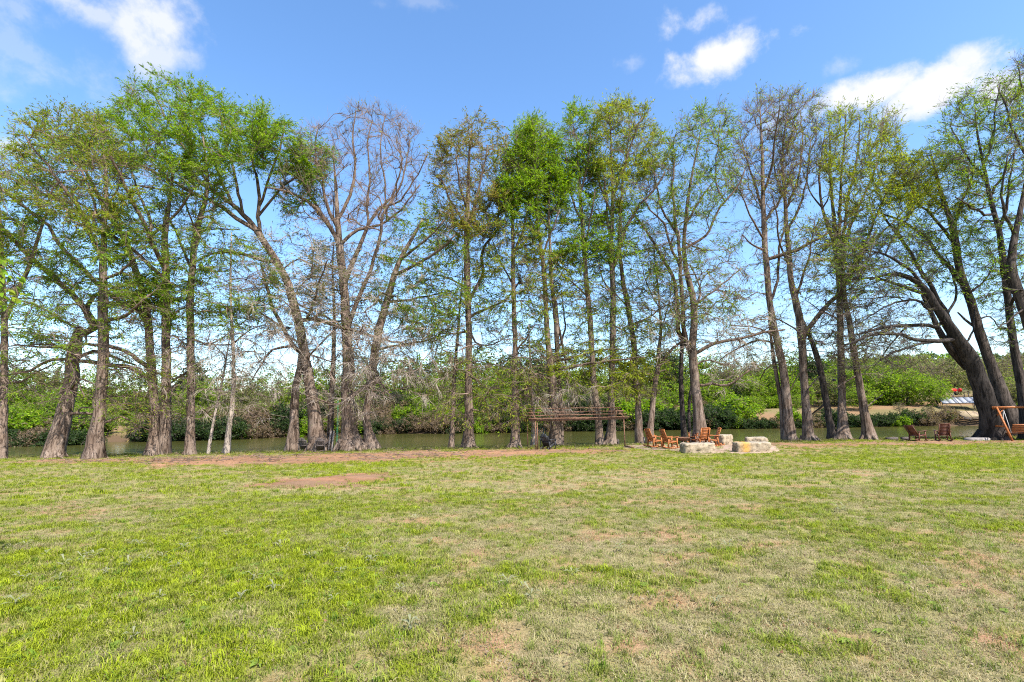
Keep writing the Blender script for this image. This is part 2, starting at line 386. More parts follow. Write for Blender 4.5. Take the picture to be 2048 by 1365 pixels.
# river
wm = bpy.data.materials.new('river_water'); wm.use_nodes = True; t = NT(wm.node_tree)
tcn = t.n('ShaderNodeTexCoord'); mp = t.n('ShaderNodeMapping'); t.link(tcn.outputs['Object'], mp.inputs[0]); mp.inputs['Scale'].default_value = (0.55, 1.5, 1)
f = t.noise(mp.outputs[0], 1.6, 4, 0.6); g = t.noise(tcn.outputs['Object'], 0.06, 3, 0.5)
c = t.ramp(g, [(0.35, (0.055, 0.056, 0.014)), (0.65, (0.08, 0.078, 0.02))])
bs = t.n('ShaderNodeBsdfPrincipled'); t.link(c, bs.inputs['Base Color']); bs.inputs['Roughness'].default_value = 0.12; bs.inputs['IOR'].default_value = 1.33
bp = t.n('ShaderNodeBump'); t.link(f, bp.inputs['Height']); bp.inputs['Strength'].default_value = 0.25; bp.inputs['Distance'].default_value = 0.05; t.link(bp.outputs[0], bs.inputs['Normal'])
o = t.n('ShaderNodeOutputMaterial'); t.link(bs.outputs[0], o.inputs[0])
Xw, Yw = np.meshgrid(np.linspace(-520, 620, 60), np.linspace(30, 130, 30))
wo = add('river', grid_mesh('river', Xw, Yw, np.full(Xw.shape, ZW), None, wm)); tag(wo, 'calm olive green river behind the cypress trees', kind='structure')

# ------------------------------------------------------------------ grass: many instances of a few tufts
def tuft(n, h, rad, lean, wdt):
    V = []; T = []
    for i in range(n):
        a = rng.random()*6.283; r = rad*math.sqrt(rng.random()); b = np.array((r*math.cos(a), r*math.sin(a), 0.0))
        a2 = rng.random()*6.283; out = np.array((math.cos(a2), math.sin(a2), 0)); sd_ = np.array((-out[1], out[0], 0))
        hh = h*(0.5+0.7*rng.random()); l = lean*(0.4+rng.random())*hh; w_ = wdt*(0.7+0.6*rng.random())
        m = b+out*l*0.35+np.array((0, 0, hh*0.6)); tp = b+out*l+np.array((0, 0, hh*(1.0-0.25*lean)))
        k = len(V); V += [b-sd_*w_-np.array((0, 0, .01)), b+sd_*w_-np.array((0, 0, .01)), m+sd_*w_*0.8, m-sd_*w_*0.8, tp]; T += [(k, k+1, k+2), (k, k+2, k+3), (k+3, k+2, k+4)]
    return np.array(V), np.array(T)
def rosette(n, L, wd):
    V, T = [], []
    for i in range(n):
        a = i*6.283/n+rng.normal(0, .2); d_ = np.array((math.cos(a), math.sin(a), 0)); s_ = np.array((-d_[1], d_[0], 0)); l = L*rng.uniform(.7, 1.2); z = np.array((0, 0, 1.0)); k = len(V)
        V += [d_*.004+z*.01, d_*l*.55+s_*wd+z*(.018+.01*rng.random()), d_*l*.55-s_*wd+z*(.018+.01*rng.random()), d_*l+z*.012]; T += [(k, k+1, k+2), (k+1, k+3, k+2)]
    return np.array(V), np.array(T)
M['grass'] = leafmat('grass_blade', 0.35, 'INSTANCER', 0.7)
protos = []
for i, (n, h, rad, lean, wd) in enumerate(((26, .038, .06, 1.1, .0022), (24, .026, .075, 1.7, .0022), (20, .060, .04, 1.0, .0024), (30, .018, .09, 2.6, .0017), (24, .012, .10, 3.6, .0022))):
    V, T = tuft(n, h, rad, lean, wd)
    protos.append(bpy.data.objects.new('grass_tuft', mk_mesh('grass_tuft', V, T, None, None, False, M['grass'])))
for n_, L_, w_ in ((9, .05, .010), (7, .035, .014)):
    V, T = rosette(n_, L_, w_); protos.append(bpy.data.objects.new('lawn_rosette', mk_mesh('lawn_rosette', V, T, None, None, False, M['grass'])))
def gn_scatter(name, pts, rot, scl, idx, tint, protos, label):
    me = bpy.data.meshes.new(name); me.vertices.add(len(pts)); me.vertices.foreach_set('co', np.asarray(pts, np.float32).ravel())
    for nm, ty, arr in (('rot', 'FLOAT_VECTOR', rot), ('scl', 'FLOAT', scl), ('idx', 'INT', idx)):
        a = me.attributes.new(nm, ty, 'POINT'); a.data.foreach_set('vector' if ty == 'FLOAT_VECTOR' else 'value', np.ascontiguousarray(arr, np.int32 if ty == 'INT' else np.float32).ravel())
    a = me.attributes.new('tint', 'FLOAT_COLOR', 'POINT'); c = np.ones((len(pts), 4), np.float32); c[:, :3] = tint; a.data.foreach_set('color', c.ravel())
    me.update(); o = add(name, me); tag(o, label, kind='stuff')
    ng = bpy.data.node_groups.new(name, 'GeometryNodeTree'); ng.interface.new_socket('Geometry', in_out='INPUT', socket_type='NodeSocketGeometry'); ng.interface.new_socket('Geometry', in_out='OUTPUT', socket_type='NodeSocketGeometry')
    N = ng.nodes; gi = N.new('NodeGroupInput'); g_o = N.new('NodeGroupOutput'); iop = N.new('GeometryNodeInstanceOnPoints'); iop.inputs['Pick Instance'].default_value = True
    j = N.new('GeometryNodeJoinGeometry')
    for p in reversed(protos):
        oi = N.new('GeometryNodeObjectInfo'); oi.inputs['Object'].default_value = p; oi.inputs['As Instance'].default_value = True
        ng.links.new(oi.outputs['Geometry'], j.inputs[0])
    def na(nm, ty):
        a = N.new('GeometryNodeInputNamedAttribute'); a.data_type = ty; a.inputs['Name'].default_value = nm; return a.outputs[0]
    ng.links.new(gi.outputs[0], iop.inputs['Points']); ng.links.new(j.outputs[0], iop.inputs['Instance'])
    ng.links.new(na('idx', 'INT'), iop.inputs['Instance Index']); ng.links.new(na('scl', 'FLOAT'), iop.inputs['Scale'])
    er = N.new('FunctionNodeEulerToRotation'); ng.links.new(na('rot', 'FLOAT_VECTOR'), er.inputs[0]); ng.links.new(er.outputs[0], iop.inputs['Rotation'])
    ng.links.new(iop.outputs[0], g_o.inputs[0])
    md = o.modifiers.new('scatter', 'NODES'); md.node_group = ng; return o
def lawn_points(n, y0, y1, pw):
    """random places in the lawn, denser near the viewer, spread a little wider than the view"""
    u = rng.random(n); y = (y0**pw+u*(y1**pw-y0**pw))**(1/pw)
    return (rng.random(n)*2-1)*(y*1.12+1.5), y
x1, y1 = lawn_points(66000, 2.3, 12.5, 1.4); x2, y2 = lawn_points(66000, 12.5, 35.5, 1.8)
gx, gy = np.concatenate([x1, x2]), np.concatenate([y1, y2])
ok = (gy < lip(gx)+1.3) & ((soil(gx, gy) < 0.40+0.5*rng.random(len(gx))**2) | (rng.random(len(gx)) < .10))
gx, gy = gx[ok], gy[ok]
g = green(gx, gy); isg = rng.random(len(gx)) < np.clip((g-0.20)*1.45, 0.20, 0.88)
br = fbm(gx+7, gy-30, 0.6, 4)
keep = isg | (rng.random(len(gx)) < np.where(br > 0.57, 0.30, 0.97)); gx, gy, g, isg = gx[keep], gy[keep], g[keep], isg[keep]
N_ = len(gx); rn = rng.random(N_)
idx = np.where(isg, np.where(rn < 0.45, 0, np.where(rn < 0.8, 1, 2)), np.where(rn < 0.5, 3, 4))
ros = isg & (rng.random(N_) < .015) & (gy < 16); idx = np.where(ros, rng.integers(5, 7, N_), idx)
lush = np.clip((g-0.35)*2, 0, 1)[:, None]
yy = rng.random((N_, 1)); v = (0.7+0.6*rng.random((N_, 1)))
gt = (np.array((0.185, 0.21, 0.05))*(1-lush)+np.array((0.215, 0.26, 0.008))*lush)*v
gt = np.where(yy < 0.15, np.array((0.26, 0.245, 0.08))*v, np.where(yy > 0.92, np.array((0.11, 0.18, 0.012))*v, gt))
dt = (np.array((0.33, 0.275, 0.165))*(1-yy)+np.array((0.245, 0.235, 0.10))*yy)*v
tint = np.where(isg[:, None], gt, dt); tint = np.where(ros[:, None], np.array((0.14, 0.20, 0.03))*v, tint)
scl = np.where(isg, 0.75+0.5*rng.random(N_)+0.35*lush[:, 0], 0.8+0.6*rng.random(N_))*np.where(gy > 12.5, 1.5, 1.0)
rot = np.stack([rng.normal(0, .12, N_), rng.normal(0, .12, N_), rng.random(N_)*6.283], 1)
gn_scatter('grass', np.stack([gx, gy, ground(gx, gy)], 1), rot, scl, idx, tint, protos, 'patchy lawn grass, bright green tufts among dry tan thatch')

# fallen leaf and twig litter on the lawn and paths
V, T = tuft(9, .012, .12, 6, .006); lt = [bpy.data.objects.new('leaf_scrap', mk_mesh('leaf_scrap', V, T, None, None, False, M['grass']))]
x, y = lawn_points(5200, 2.4, 34, 1.25)
xa, ya = lawn_points(60000, 20, 35.5, 1.0); on_ = (soil(xa, ya) > .5)&(ya < lip(xa)+.6); x = np.append(x, xa[on_][:6500]); y = np.append(y, ya[on_][:6500]); n = len(x)
cch = np.array([(0.30, 0.20, 0.12), (0.20, 0.10, 0.05), (0.26, 0.22, 0.16), (0.12, 0.08, 0.05)])[rng.integers(0, 4, n)]
gn_scatter('leaf_litter', np.stack([x, y, ground(x, y)+0.012], 1), np.stack([np.zeros(n), np.zeros(n), rng.random(n)*6.28], 1), 0.4+0.8*rng.random(n), np.zeros(n, int), cch*(0.6+0.7*rng.random((n, 1))), lt, 'scattered dry leaf scraps lying on the lawn and paths')

# taller rank grass along the lip of the bank and at the feet of the trunks
n = 5200; x = rng.uniform(-40, 42, n); y = lip(x)+rng.normal(0.45, .45, n)
tn = np.array((0.15, 0.18, 0.03))*(0.6+0.7*rng.random((n, 1))); tn = np.where(rng.random((n, 1)) < .35, np.array((0.24, 0.19, 0.11))*(0.7+.5*rng.random((n, 1))), tn)
gn_scatter('bank_grass', np.stack([x, y, ground(x, y)], 1), np.stack([rng.normal(0, .15, n), rng.normal(0, .15, n), rng.random(n)*6.28], 1), 1.6+2.2*rng.random(n), rng.integers(0, 3, n), tn, protos, 'longer rough grass along the lip of the river bank')

# fallen leaves lying singly on the lawn, and branchlets on the path that also mimic branch shadows
lfp = []
for k in range(3):
    L_, w_ = .05, .016; c_ = rng.uniform(.004, .02)
    lfp.append(bpy.data.objects.new('dry_leaf', mk_mesh('dry_leaf', np.array([(-L_/2, 0, c_), (0, w_, .004), (L_/2, 0, c_*1.3), (0, -w_, .006+c_/3)]), [(0, 1, 3), (1, 2, 3)], None, None, False, M['grass'])))
x, y = lawn_points(1500, 2.3, 16, 1.3); n = len(x)
cch = np.array([(0.22, 0.15, 0.09), (0.17, 0.09, 0.05), (0.25, 0.20, 0.14), (0.11, 0.07, 0.045)])[rng.integers(0, 4, n)]
gn_scatter('fallen_leaves', np.stack([x, y, ground(x, y)+0.022], 1), np.stack([rng.normal(0, .35, n), rng.normal(0, .35, n), rng.random(n)*6.28], 1), 0.35+0.5*rng.random(n), rng.integers(0, 3, n), cch*(0.6+0.7*rng.random((n, 1))), lfp, 'single dry leaves lying on the lawn')
# ------------------------------------------------------------------ trees
PAL = {'bright': [(0.16, 0.28, 0.010), (0.20, 0.30, 0.012), (0.12, 0.23, 0.010), (0.235, 0.30, 0.018)],
       'yellow': [(0.218, 0.270, 0.016), (0.253, 0.293, 0.023), (0.172, 0.230, 0.016), (0.265, 0.241, 0.034)],
       'mid': [(0.152, 0.250, 0.017), (0.201, 0.287, 0.020), (0.110, 0.195, 0.015), (0.226, 0.244, 0.037)],
       'olive': [(0.198, 0.270, 0.017), (0.240, 0.282, 0.024), (0.264, 0.204, 0.054), (0.162, 0.240, 0.017)],
       'rust': [(0.232, 0.189, 0.049), (0.184, 0.227, 0.024), (0.216, 0.221, 0.032), (0.281, 0.167, 0.076)],
       'grey': [(0.176, 0.182, 0.066), (0.154, 0.165, 0.050), (0.209, 0.187, 0.110), (0.132, 0.160, 0.039)],
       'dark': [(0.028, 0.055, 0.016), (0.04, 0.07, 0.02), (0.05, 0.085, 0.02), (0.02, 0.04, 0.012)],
       'lime': [(0.168, 0.269, 0.013), (0.202, 0.297, 0.017), (0.129, 0.224, 0.013), (0.224, 0.280, 0.028)],
       'tan': [(0.20, 0.145, 0.085), (0.16, 0.11, 0.07), (0.24, 0.18, 0.12), (0.12, 0.09, 0.05)]}
def unit(v): return v/(np.linalg.norm(v, axis=-1, keepdims=True)+1e-9)
def smooth_line(P, rad, step):
    """Catmull-Rom through the points, resampled about every step metres, radius carried along"""
    P = np.asarray(P, float); rad = np.asarray(rad, float)
    Q = np.vstack([2*P[0]-P[1], P, 2*P[-1]-P[-2]]); out = []; ro = []
    for i in range(len(P)-1):
        a, b, c, d = Q[i:i+4]; n = max(2, int(np.linalg.norm(c-b)/step))
        for k in range(n):
            t = k/n; out.append(0.5*((2*b)+(-a+c)*t+(2*a-5*b+4*c-d)*t*t+(-a+3*b-3*c+d)*t**3)); ro.append(rad[i]*(1-t)+rad[i+1]*t)
    out.append(P[-1]); ro.append(rad[-1]); return np.array(out), np.array(ro)
def limb_mesh(P, r, n, base=None, flare=0.0):
    """a limb or trunk; a trunk gets a fluted, swollen foot"""
    V, Q = tube(P, r, n); m = len(P); V = V.reshape(m, n, 3)
    th = np.arange(n)*2*math.pi/n; ph = rng.random()*6
    lob = 0.07*np.sin(3*th+ph)+0.05*np.sin(5*th+2*ph)
    k = 1+lob[None, :]*0.7+rng.normal(0, 0.03, (m, n))+0.05*(vnoise(P[:, 2]*1.0, P[:, 0]+ph, 0.8)-0.5)[:, None]*2
    if flare > 0:
        hgt = (P[:, 2]-base[2]); f = np.exp(-np.clip(hgt, 0, 9)/0.55)*flare
        k = k+f[:, None]*(0.75+0.9*np.sin(6*th+ph)+0.35*np.sin(9*th-ph))[None, :].clip(0.1)
        k = k+0.10*np.exp(-np.clip(hgt, 0, 20)/2.5)[:, None]*np.sin(6*th+ph)[None, :]
    V = P[:, None, :]+(V-P[:, None, :])*k[:, :, None]
    V = np.vstack([V.reshape(-1, 3), P[-1:]]); e = (m-1)*n; kk = len(V)-1
    T = [(kk, e+i, e+(i+1) % n) for i in range(n)]
    return V, T, Q
def twigs(S, Dv, L, r, sag=0.0):
    """many thin three-sided twigs with one bend each"""
    n = len(S); A = unit(np.cross(Dv, np.array((0.31, 0.2, 0.93)))); B = np.cross(Dv, A)
    bend = rng.normal(0, 0.13, (n, 3)); mid = S+Dv*L[:, None]*0.5+bend*L[:, None]; tip = S+Dv*L[:, None]+bend*L[:, None]*0.5-np.array((0, 0, 1))*(sag*L)[:, None]
    V = np.zeros((n, 7, 3))
    for i, a in enumerate((0, 2.094, 4.189)):
        o = A*math.cos(a)+B*math.sin(a); V[:, i] = S+o*r[:, None]; V[:, 3+i] = mid+o*r[:, None]*0.75
    V[:, 6] = tip; b = (np.arange(n)*7)[:, None]
    Q = np.concatenate([b+np.array(q) for q in ((0, 1, 4, 3), (1, 2, 5, 4), (2, 0, 3, 5))])
    T = np.concatenate([b+np.array(q) for q in ((3, 4, 6), (4, 5, 6), (5, 3, 6))])
    return V.reshape(-1, 3), T, Q, mid, tip
def leaves(C, A, ln, wd, pal, flat=0.5, tuft_var=None):
    """slender leaf sprays, each a folded blade of two faces"""
    n = len(C); rd = unit(rng.normal(0, 1, (n, 3))); up = unit(rd*(1-flat)+np.array((0, 0, 1.0))*flat)
    B = unit(np.cross(A, up)); Nn = np.cross(B, A)
    V = np.zeros((n, 4, 3)); V[:, 0] = C; V[:, 1] = C+A*(ln*0.5)[:, None]+B*wd[:, None]; V[:, 2] = C+A*ln[:, None]-Nn*(ln*.12)[:, None]; V[:, 3] = C+A*(ln*0.45)[:, None]-B*wd[:, None]
    V[:, 1:4:2] += Nn[:, None, :]*(wd*0.35)[:, None, None]
    b = (np.arange(n)*4)[:, None]; T = np.concatenate([b+np.array((0, 1, 2)), b+np.array((0, 2, 3))])
    p = np.array(pal); c = p[rng.choice(len(p), n, p=(0.35, 0.30, 0.2, 0.15))]*(0.75+0.5*rng.random((n, 1)))
    if tuft_var is not None: c = c*tuft_var[:, None]
    return V.reshape(-1, 3), T, np.repeat(c, 4, 0)

class Grow:
    """skeleton: fixed trunk and limb nodes, then branches grown out to every twig cluster"""
    def __init__(s, cap=9000):
        s.P = np.zeros((cap, 3)); s.D = np.zeros((cap, 3)); s.r = np.zeros(cap); s.par = np.full(cap, -1); s.fix = np.zeros(cap, bool); s.ok = np.ones(cap, bool); s.acc = np.zeros(cap); s.n = 0; s.ch = []
    def fixed(s, P, r, ok=True):
        k = len(P); a = s.n; s.P[a:a+k] = P; s.D[a:a+k] = unit(np.gradient(P, axis=0)); s.r[a:a+k] = r; s.fix[a:a+k] = True; s.ok[a:a+k] = ok; s.n += k; return a
    def grow(s, tips, slope, kz, seg, bend, lift):
        d0 = np.array([np.min(np.linalg.norm(s.P[:s.n]-t_, axis=1)) for t_ in tips])
        for ti in np.argsort(d0):
            t_ = tips[ti]; n = s.n; df = t_-s.P[:n]; h = np.hypot(df[:, 0], df[:, 1]); d = np.sqrt(h*h+df[:, 2]**2)
            cost = d+kz*np.abs(df[:, 2]-slope*h)+0.25*np.clip(0.5-(df*s.D[:n]).sum(1)/(d+1e-6), 0, 2)*d+np.where(s.ok[:n], 0, 1e6)
            i = int(np.argmin(cost)); p0 = s.P[i]; L = d[i]
            if L < 0.05: continue
            dr = s.D[i]; u = df[i]/L
            if s.fix[i]: u0 = unit(u*1.0+dr*0.35+np.array((0, 0, lift)))
            else: u0 = unit(dr*0.9+u*0.7)
            k = max(2, int(L/seg)); tt = np.arange(1, k+1)/k
            c1 = p0+u0*L*bend; c2 = t_-unit(u+np.array((0, 0, lift*0.5)))*L*0.3
            a_ = (1-tt)[:, None]; b_ = tt[:, None]
            Q = a_**3*p0+3*a_**2*b_*c1+3*a_*b_**2*c2+b_**3*t_
            Q[:-1] += rng.normal(0, 0.05*seg+0.012*L, (k-1, 3))
            m = s.n
            if m+k >= len(s.P): break
            s.P[m:m+k] = Q; s.D[m:m+k] = unit(np.diff(np.vstack([p0, Q]), axis=0)); s.par[m] = i; s.par[m+1:m+k] = np.arange(m, m+k-1); s.n += k; s.ch.append((i, m, m+k))
    def radii(s, r0, ex=2.25):
        s.acc[:] = 0
        for (i, a, b) in reversed(s.ch):
            v = r0**ex
            for q in range(b-1, a-1, -1):
                v = v+s.acc[q]; s.r[q] = v**(1/ex); v *= 1.02
            s.acc[i] += v
        for (i, a, b) in s.ch:
            lim = s.r[i]*(0.75 if s.fix[i] else 1.0); s.r[a:b] = np.minimum(s.r[a:b], lim)
    def branch_mesh(s, T_, Q_, V_):
        k0 = 0
        for (i, a, b) in s.ch:
            P = np.vstack([s.P[i], s.P[a:b]]); r = np.concatenate([[min(s.r[a]*1.15, s.r[i])], s.r[a:b]]); r[-1] *= 0.6
            ns = 3 if r[0] < 0.022 else (4 if r[0] < 0.05 else 6)
            V, Q = tube(P, r, ns); Q_.append(Q+k0); V_.append(V); k0 += len(V)
        return k0

def poly_points(P, n, edge=0.0):
    P = np.array(P, float); lo, hi = P.min(0), P.max(0); out = np.zeros((0, 2))
    while len(out) < n:
        q = lo+rng.random((n*3, 2))*(hi-lo); q = q[inpoly(q[:, 0], q[:, 1], P)]
        out = np.vstack([out, q])
    return out[:n]

TW = 1.35
NEAR = []
def tr_at(tr, y):
    p = sorted((q[1], q[0]) for q in tr); return float(np.interp(y, [q[0] for q in p], [q[1] for q in p]))
def tree(label, trunks, limbs, crowns, mat='bark', twmat='twig', Y=None, group='cypress trees lining the river bank', name='cypress_tree', cat='tree', r0=0.010, flare=0.13, dmax=4.0, lip_off=1.0, nick=None):
    """trunks, limbs: outlines traced as (x, y, width) in photo pixels and set at the tree's own distance from the viewer;
    crowns: (outline, branch tips, slope, twigs per tip, leaves per twig, palette, depth factor, droop)"""
    b = trunks[0][0]; g0 = Gz(b[0], b[1], ZL); Yb = Y if Y else min(g0[1], float(lip(g0[0]))+lip_off)
    NEAR.append((nick or name, tr_at(trunks[0], 820)))
    base = U(b[0], b[1], Yb); base[2] = float(ground(base[0], base[1])); px = Yb/FPX
    root = empty(name, base, label, cat, group)
    gw = Grow(); lines = []
    for ti, tr in enumerate(trunks):
        off = 0.0 if ti == 0 else (0.35 if ti % 2 else -0.3)*min(1.0, abs(tr[0][0]-b[0])/30.0)
        P = []; dl = rng.normal(0, 0.5)
        ytop = tr[-1][1]
        for (x, y, w_) in tr:
            fr = (tr[0][1]-y)/max(1, tr[0][1]-ytop); P.append(U(x, y, Yb+off+dl*fr*1.6))
        gz = float(ground(P[0][0], P[0][1]))
        r = [max(0.015, w_*px*0.465) for (_, _, w_) in tr]
        if tr[0][1] > 835: P.insert(0, np.array((P[0][0]-(P[1][0]-P[0][0])*0.15, P[0][1], min(P[0][2], gz)-0.35))); r.insert(0, r[0]*1.05)
        P, r = smooth_line(P, r, 0.55); P[1:-1] += rng.normal(0, 0.02, P[1:-1].shape)*(r[1:-1, None]*3)
        V, T, Q = limb_mesh(P, r, 16 if r.max() > 0.12 else 9, base, flare if tr[0][1] > 835 else 0)
        to = add('trunk', mk_mesh('trunk', V-base, T, Q, None, True, M[mat]), root)
        if ti == 0: trunk0 = to
        gw.fixed(P, r, P[:, 2] > base[2]+2.0); lines.append(P)
    wb = trunks[0][0][2]*px*0.5
    if mat != 'bark_pale' and wb > 0.2:
        for k_ in range(rng.integers(4, 7)):
            a_ = rng.random()*6.283; dv = np.array((math.cos(a_), math.sin(a_), 0)); ln_ = wb*rng.uniform(.85, 1.35); P = []
            for f_ in (0.35, .65, .9, 1.15):
                q = base+dv*(wb*.3+ln_*f_)+np.array((-dv[1], dv[0], 0))*rng.normal(0, .05)*f_; q[2] = float(ground(q[0], q[1]))+(.30*wb/.4)*(1-f_)**1.3*1.6-.03 if f_ < 1 else float(ground(q[0], q[1]))-.08; P.append(q)
            P, r = smooth_line(P, [wb*.30, wb*.20, wb*.12, wb*.05], .15); V, T, Q = limb_mesh(P, r, 7); add('root', mk_mesh('root', V-base, T, Q, None, True, M[mat]), trunk0)
    for lb in limbs:
        pts, w0, w1 = lb[:3]; dd = lb[3] if len(lb) > 3 else rng.normal(0, 1.6)
        s0 = U(pts[0][0], pts[0][1], Yb); n = gw.n
        i = int(np.argmin(np.linalg.norm((gw.P[:n]-s0)*np.array((1, 0.15, 1)), axis=1))); p0 = gw.P[i].copy(); Y0 = p0[1]
        P = [p0]; m = len(pts)
        for k_, (x, y) in enumerate(pts[1:], 1): P.append(U(x, y, Y0+dd*k_/(m-1)))
        r = np.linspace(min(w0*px*0.5, gw.r[i]*0.9), max(w1*px*0.5, 0.02), m)
        P, r = smooth_line(P, r, 0.5); P[1:-1] += rng.normal(0, 0.03, P[1:-1].shape)
        V, T, Q = limb_mesh(P, r, 8 if r[0] > 0.09 else 6)
        add('limb', mk_mesh('limb', V-base, T, Q, None, True, M['bark_limb' if mat in ('bark', 'bark_pale') else mat]), trunk0); gw.fixed(P[1:], r[1:])
    tipinfo = []
    for cr in crowns:
        poly, nt, slope, ntw, nlf, pal, df, droop = cr
        n0 = len(gw.ch); q = poly_points(poly, nt); P2 = np.array(poly, float)
        cxm = P2[:, 0].mean(); hw = (P2[:, 0].max()-P2[:, 0].min())*0.5*px
        dep = min(dmax, hw)*df
        u = np.clip((q[:, 0]-cxm)*px/(hw+1e-6), -1, 1); dz = rng.uniform(-1, 1, nt)*dep*np.sqrt(np.clip(1-0.8*u*u, 0.05, 1))
        tips = np.array([U(a, c, Yb+z) for (a, c), z in zip(q, dz)])
        gw.grow(tips, slope, 0.7, 0.6, 0.33, 0.25 if slope > 0.5 else 0.05)
        tipinfo.append((n0, len(gw.ch), ntw, nlf, pal, droop, slope))
    gw.radii(r0)
    Vb, Qb = [], []; k0 = gw.branch_mesh(None, Qb, Vb); Tb = []
    LV, LT, LC = [], [], []; kl = 0; PV, PT, PQ = [], [], []; kp = 0
    for (a, b_, ntw, nlf, pal, droop, slope) in tipinfo:
        ch = gw.ch[a:b_]
        if not ch: continue
        S, Dd = [], []
        for (i, m, e) in ch:
            k_ = max(1, int(round(ntw*TW*rng.uniform(0.7, 1.3))))
            q = rng.integers(max(m, e-5), e, k_); f = rng.random((k_, 1)); pp = np.where(gw.par[q] >= 0, gw.par[q], q)
            S.append(gw.P[pp]*(1-f)+gw.P[q]*f); Dd.append(gw.D[q])
            S.append(gw.P[e-1:e]); Dd.append(gw.D[e-1:e])
        S = np.vstack(S); Dd = np.vstack(Dd); n = len(S)
        rv = rng.normal(0, 1, (n, 3)); rv[:, 2] *= 0.45 if slope < 0.5 else 0.8
        Dt = unit(Dd*1.0+rv*0.45+np.array((0, 0, 0.22 if slope > 0.5 else -0.05-droop)))
        L = rng.uniform(0.4, 1.15, n); V, T, Q, mid, tip = twigs(S, Dt, L, rng.uniform(0.006, 0.0115, n)*(0.72 if nlf > 2 else 1.0), droop*0.6)
        if pal == 'grey' and twmat == 'twig':
            PV.append(V); PT.append(T+kp); PQ.append(Q+kp); kp += len(V)
        else:
            Vb.append(V); Tb.append(T+k0); Qb.append(Q+k0); k0 += len(V)
        if nlf > 0:
            cnt = rng.poisson(1.35*nlf*np.clip(-0.35+2.7*vnoise(S[:, 0]*0.6+S[:, 1]*0.5, S[:, 2]*1.3, 0.9), 0.03, 2)); q = np.repeat(np.arange(n), cnt); f = rng.uniform(0.05, 1.0, (len(q), 1))
            C = S[q]*(1-f)+tip[q]*f+rng.normal(0, 0.03, (len(q), 3)); rv = rng.normal(0, 1, (len(q), 3)); rv[:, 2] *= 0.5
            A = unit(Dt[q]*1.0+rv*0.5+np.array((0, 0, -0.12)))
            V, T, c = leaves(C, A, rng.uniform(0.12, 0.30, len(q)), rng.uniform(0.016, 0.034, len(q)), PAL[pal], 0.35, (0.8+0.4*rng.random(n))[q])
            LV.append(V); LT.append(T+kl); LC.append(c); kl += len(V)
    if Vb: add('branches', mk_mesh('branches', np.vstack(Vb)-base, np.vstack(Tb) if Tb else None, np.vstack(Qb), None, True, M[twmat]), root, 'stuff')
    if PV: add('dead_twigs', mk_mesh('dead_twigs', np.vstack(PV)-base, np.vstack(PT), np.vstack(PQ), None, True, M['twig_pale']), root, 'stuff')
    if LV: add('foliage', mk_mesh('foliage', np.vstack(LV)-base, np.vstack(LT), None, np.vstack(LC), False, M['leaf']), root, 'stuff')
    return root
# ------------------------------------------------------------------ the near trees, left to right
BR, YE, MI, OL, RU, GY = 'bright', 'yellow', 'mid', 'olive', 'rust', 'grey'
tree('cypress trunk cut by the left edge of the picture, with sparse green sprays',
     [[(2, 918, 17), (6, 830, 14), (7, 760, 13), (8, 650, 12), (4, 560, 11), (0, 480, 10), (-6, 400, 8), (-10, 340, 5)], [(10, 640, 9), (36, 580, 9), (58, 535, 8), (78, 470, 6), (95, 420, 4)]],
     [([(6, 690), (-40, 640), (-90, 600)], 7, 3), ([(7, 760), (40, 765), (90, 735), (130, 720)], 5, 2)],
     [([(-140, 330), (-20, 290), (30, 330), (50, 420), (60, 520), (-40, 560), (-130, 480)], 200, .7, 5, 4, OL, .8, 0), ([(-60, 560), (120, 540), (170, 620), (150, 720), (80, 790), (-50, 800)], 190, .05, 5, 2.6, MI, .8, .15)], Y=31, nick="the left edge trunk")
tree('stout cypress leaning right with dark shadow bands and a wide left sweeping limb',
     [[(105, 916, 36), (118, 868, 32), (128, 830, 30), (137, 785, 27), (143, 750, 27), (149, 705, 25), (155, 670, 20), (163, 656, 16)]],
     [([(158, 668), (188, 656), (186, 642), (153, 597), (105, 553), (72, 525), (24, 477), (0, 452), (-40, 410)], 15, 5, -1.5), ([(160, 662), (172, 625), (185, 597), (209, 585), (240, 570)], 12, 4, 1.5), ([(150, 700), (100, 690), (50, 690), (0, 695)], 6, 2), ([(150, 715), (185, 702), (230, 716), (270, 730)], 9, 3),
      ([(137, 785), (160, 760), (190, 770)], 5, 2), ([(133, 830), (170, 827), (188, 829)], 7, 4, .2), ([(137, 815), (165, 815), (190, 818)], 4, 2, .3), ([(158, 668), (120, 640), (80, 615), (30, 600)], 6, 2)],
     [([(-60, 420), (60, 430), (150, 520), (240, 560), (300, 620), (250, 690), (100, 700), (0, 660), (-60, 560)], 300, .12, 5, 3.2, MI, .9, .08), ([(-40, 690), (110, 680), (300, 690), (300, 790), (180, 840), (20, 800)], 130, -.1, 5, 1.4, MI, .9, .25)], nick="the stout leaning cypress")
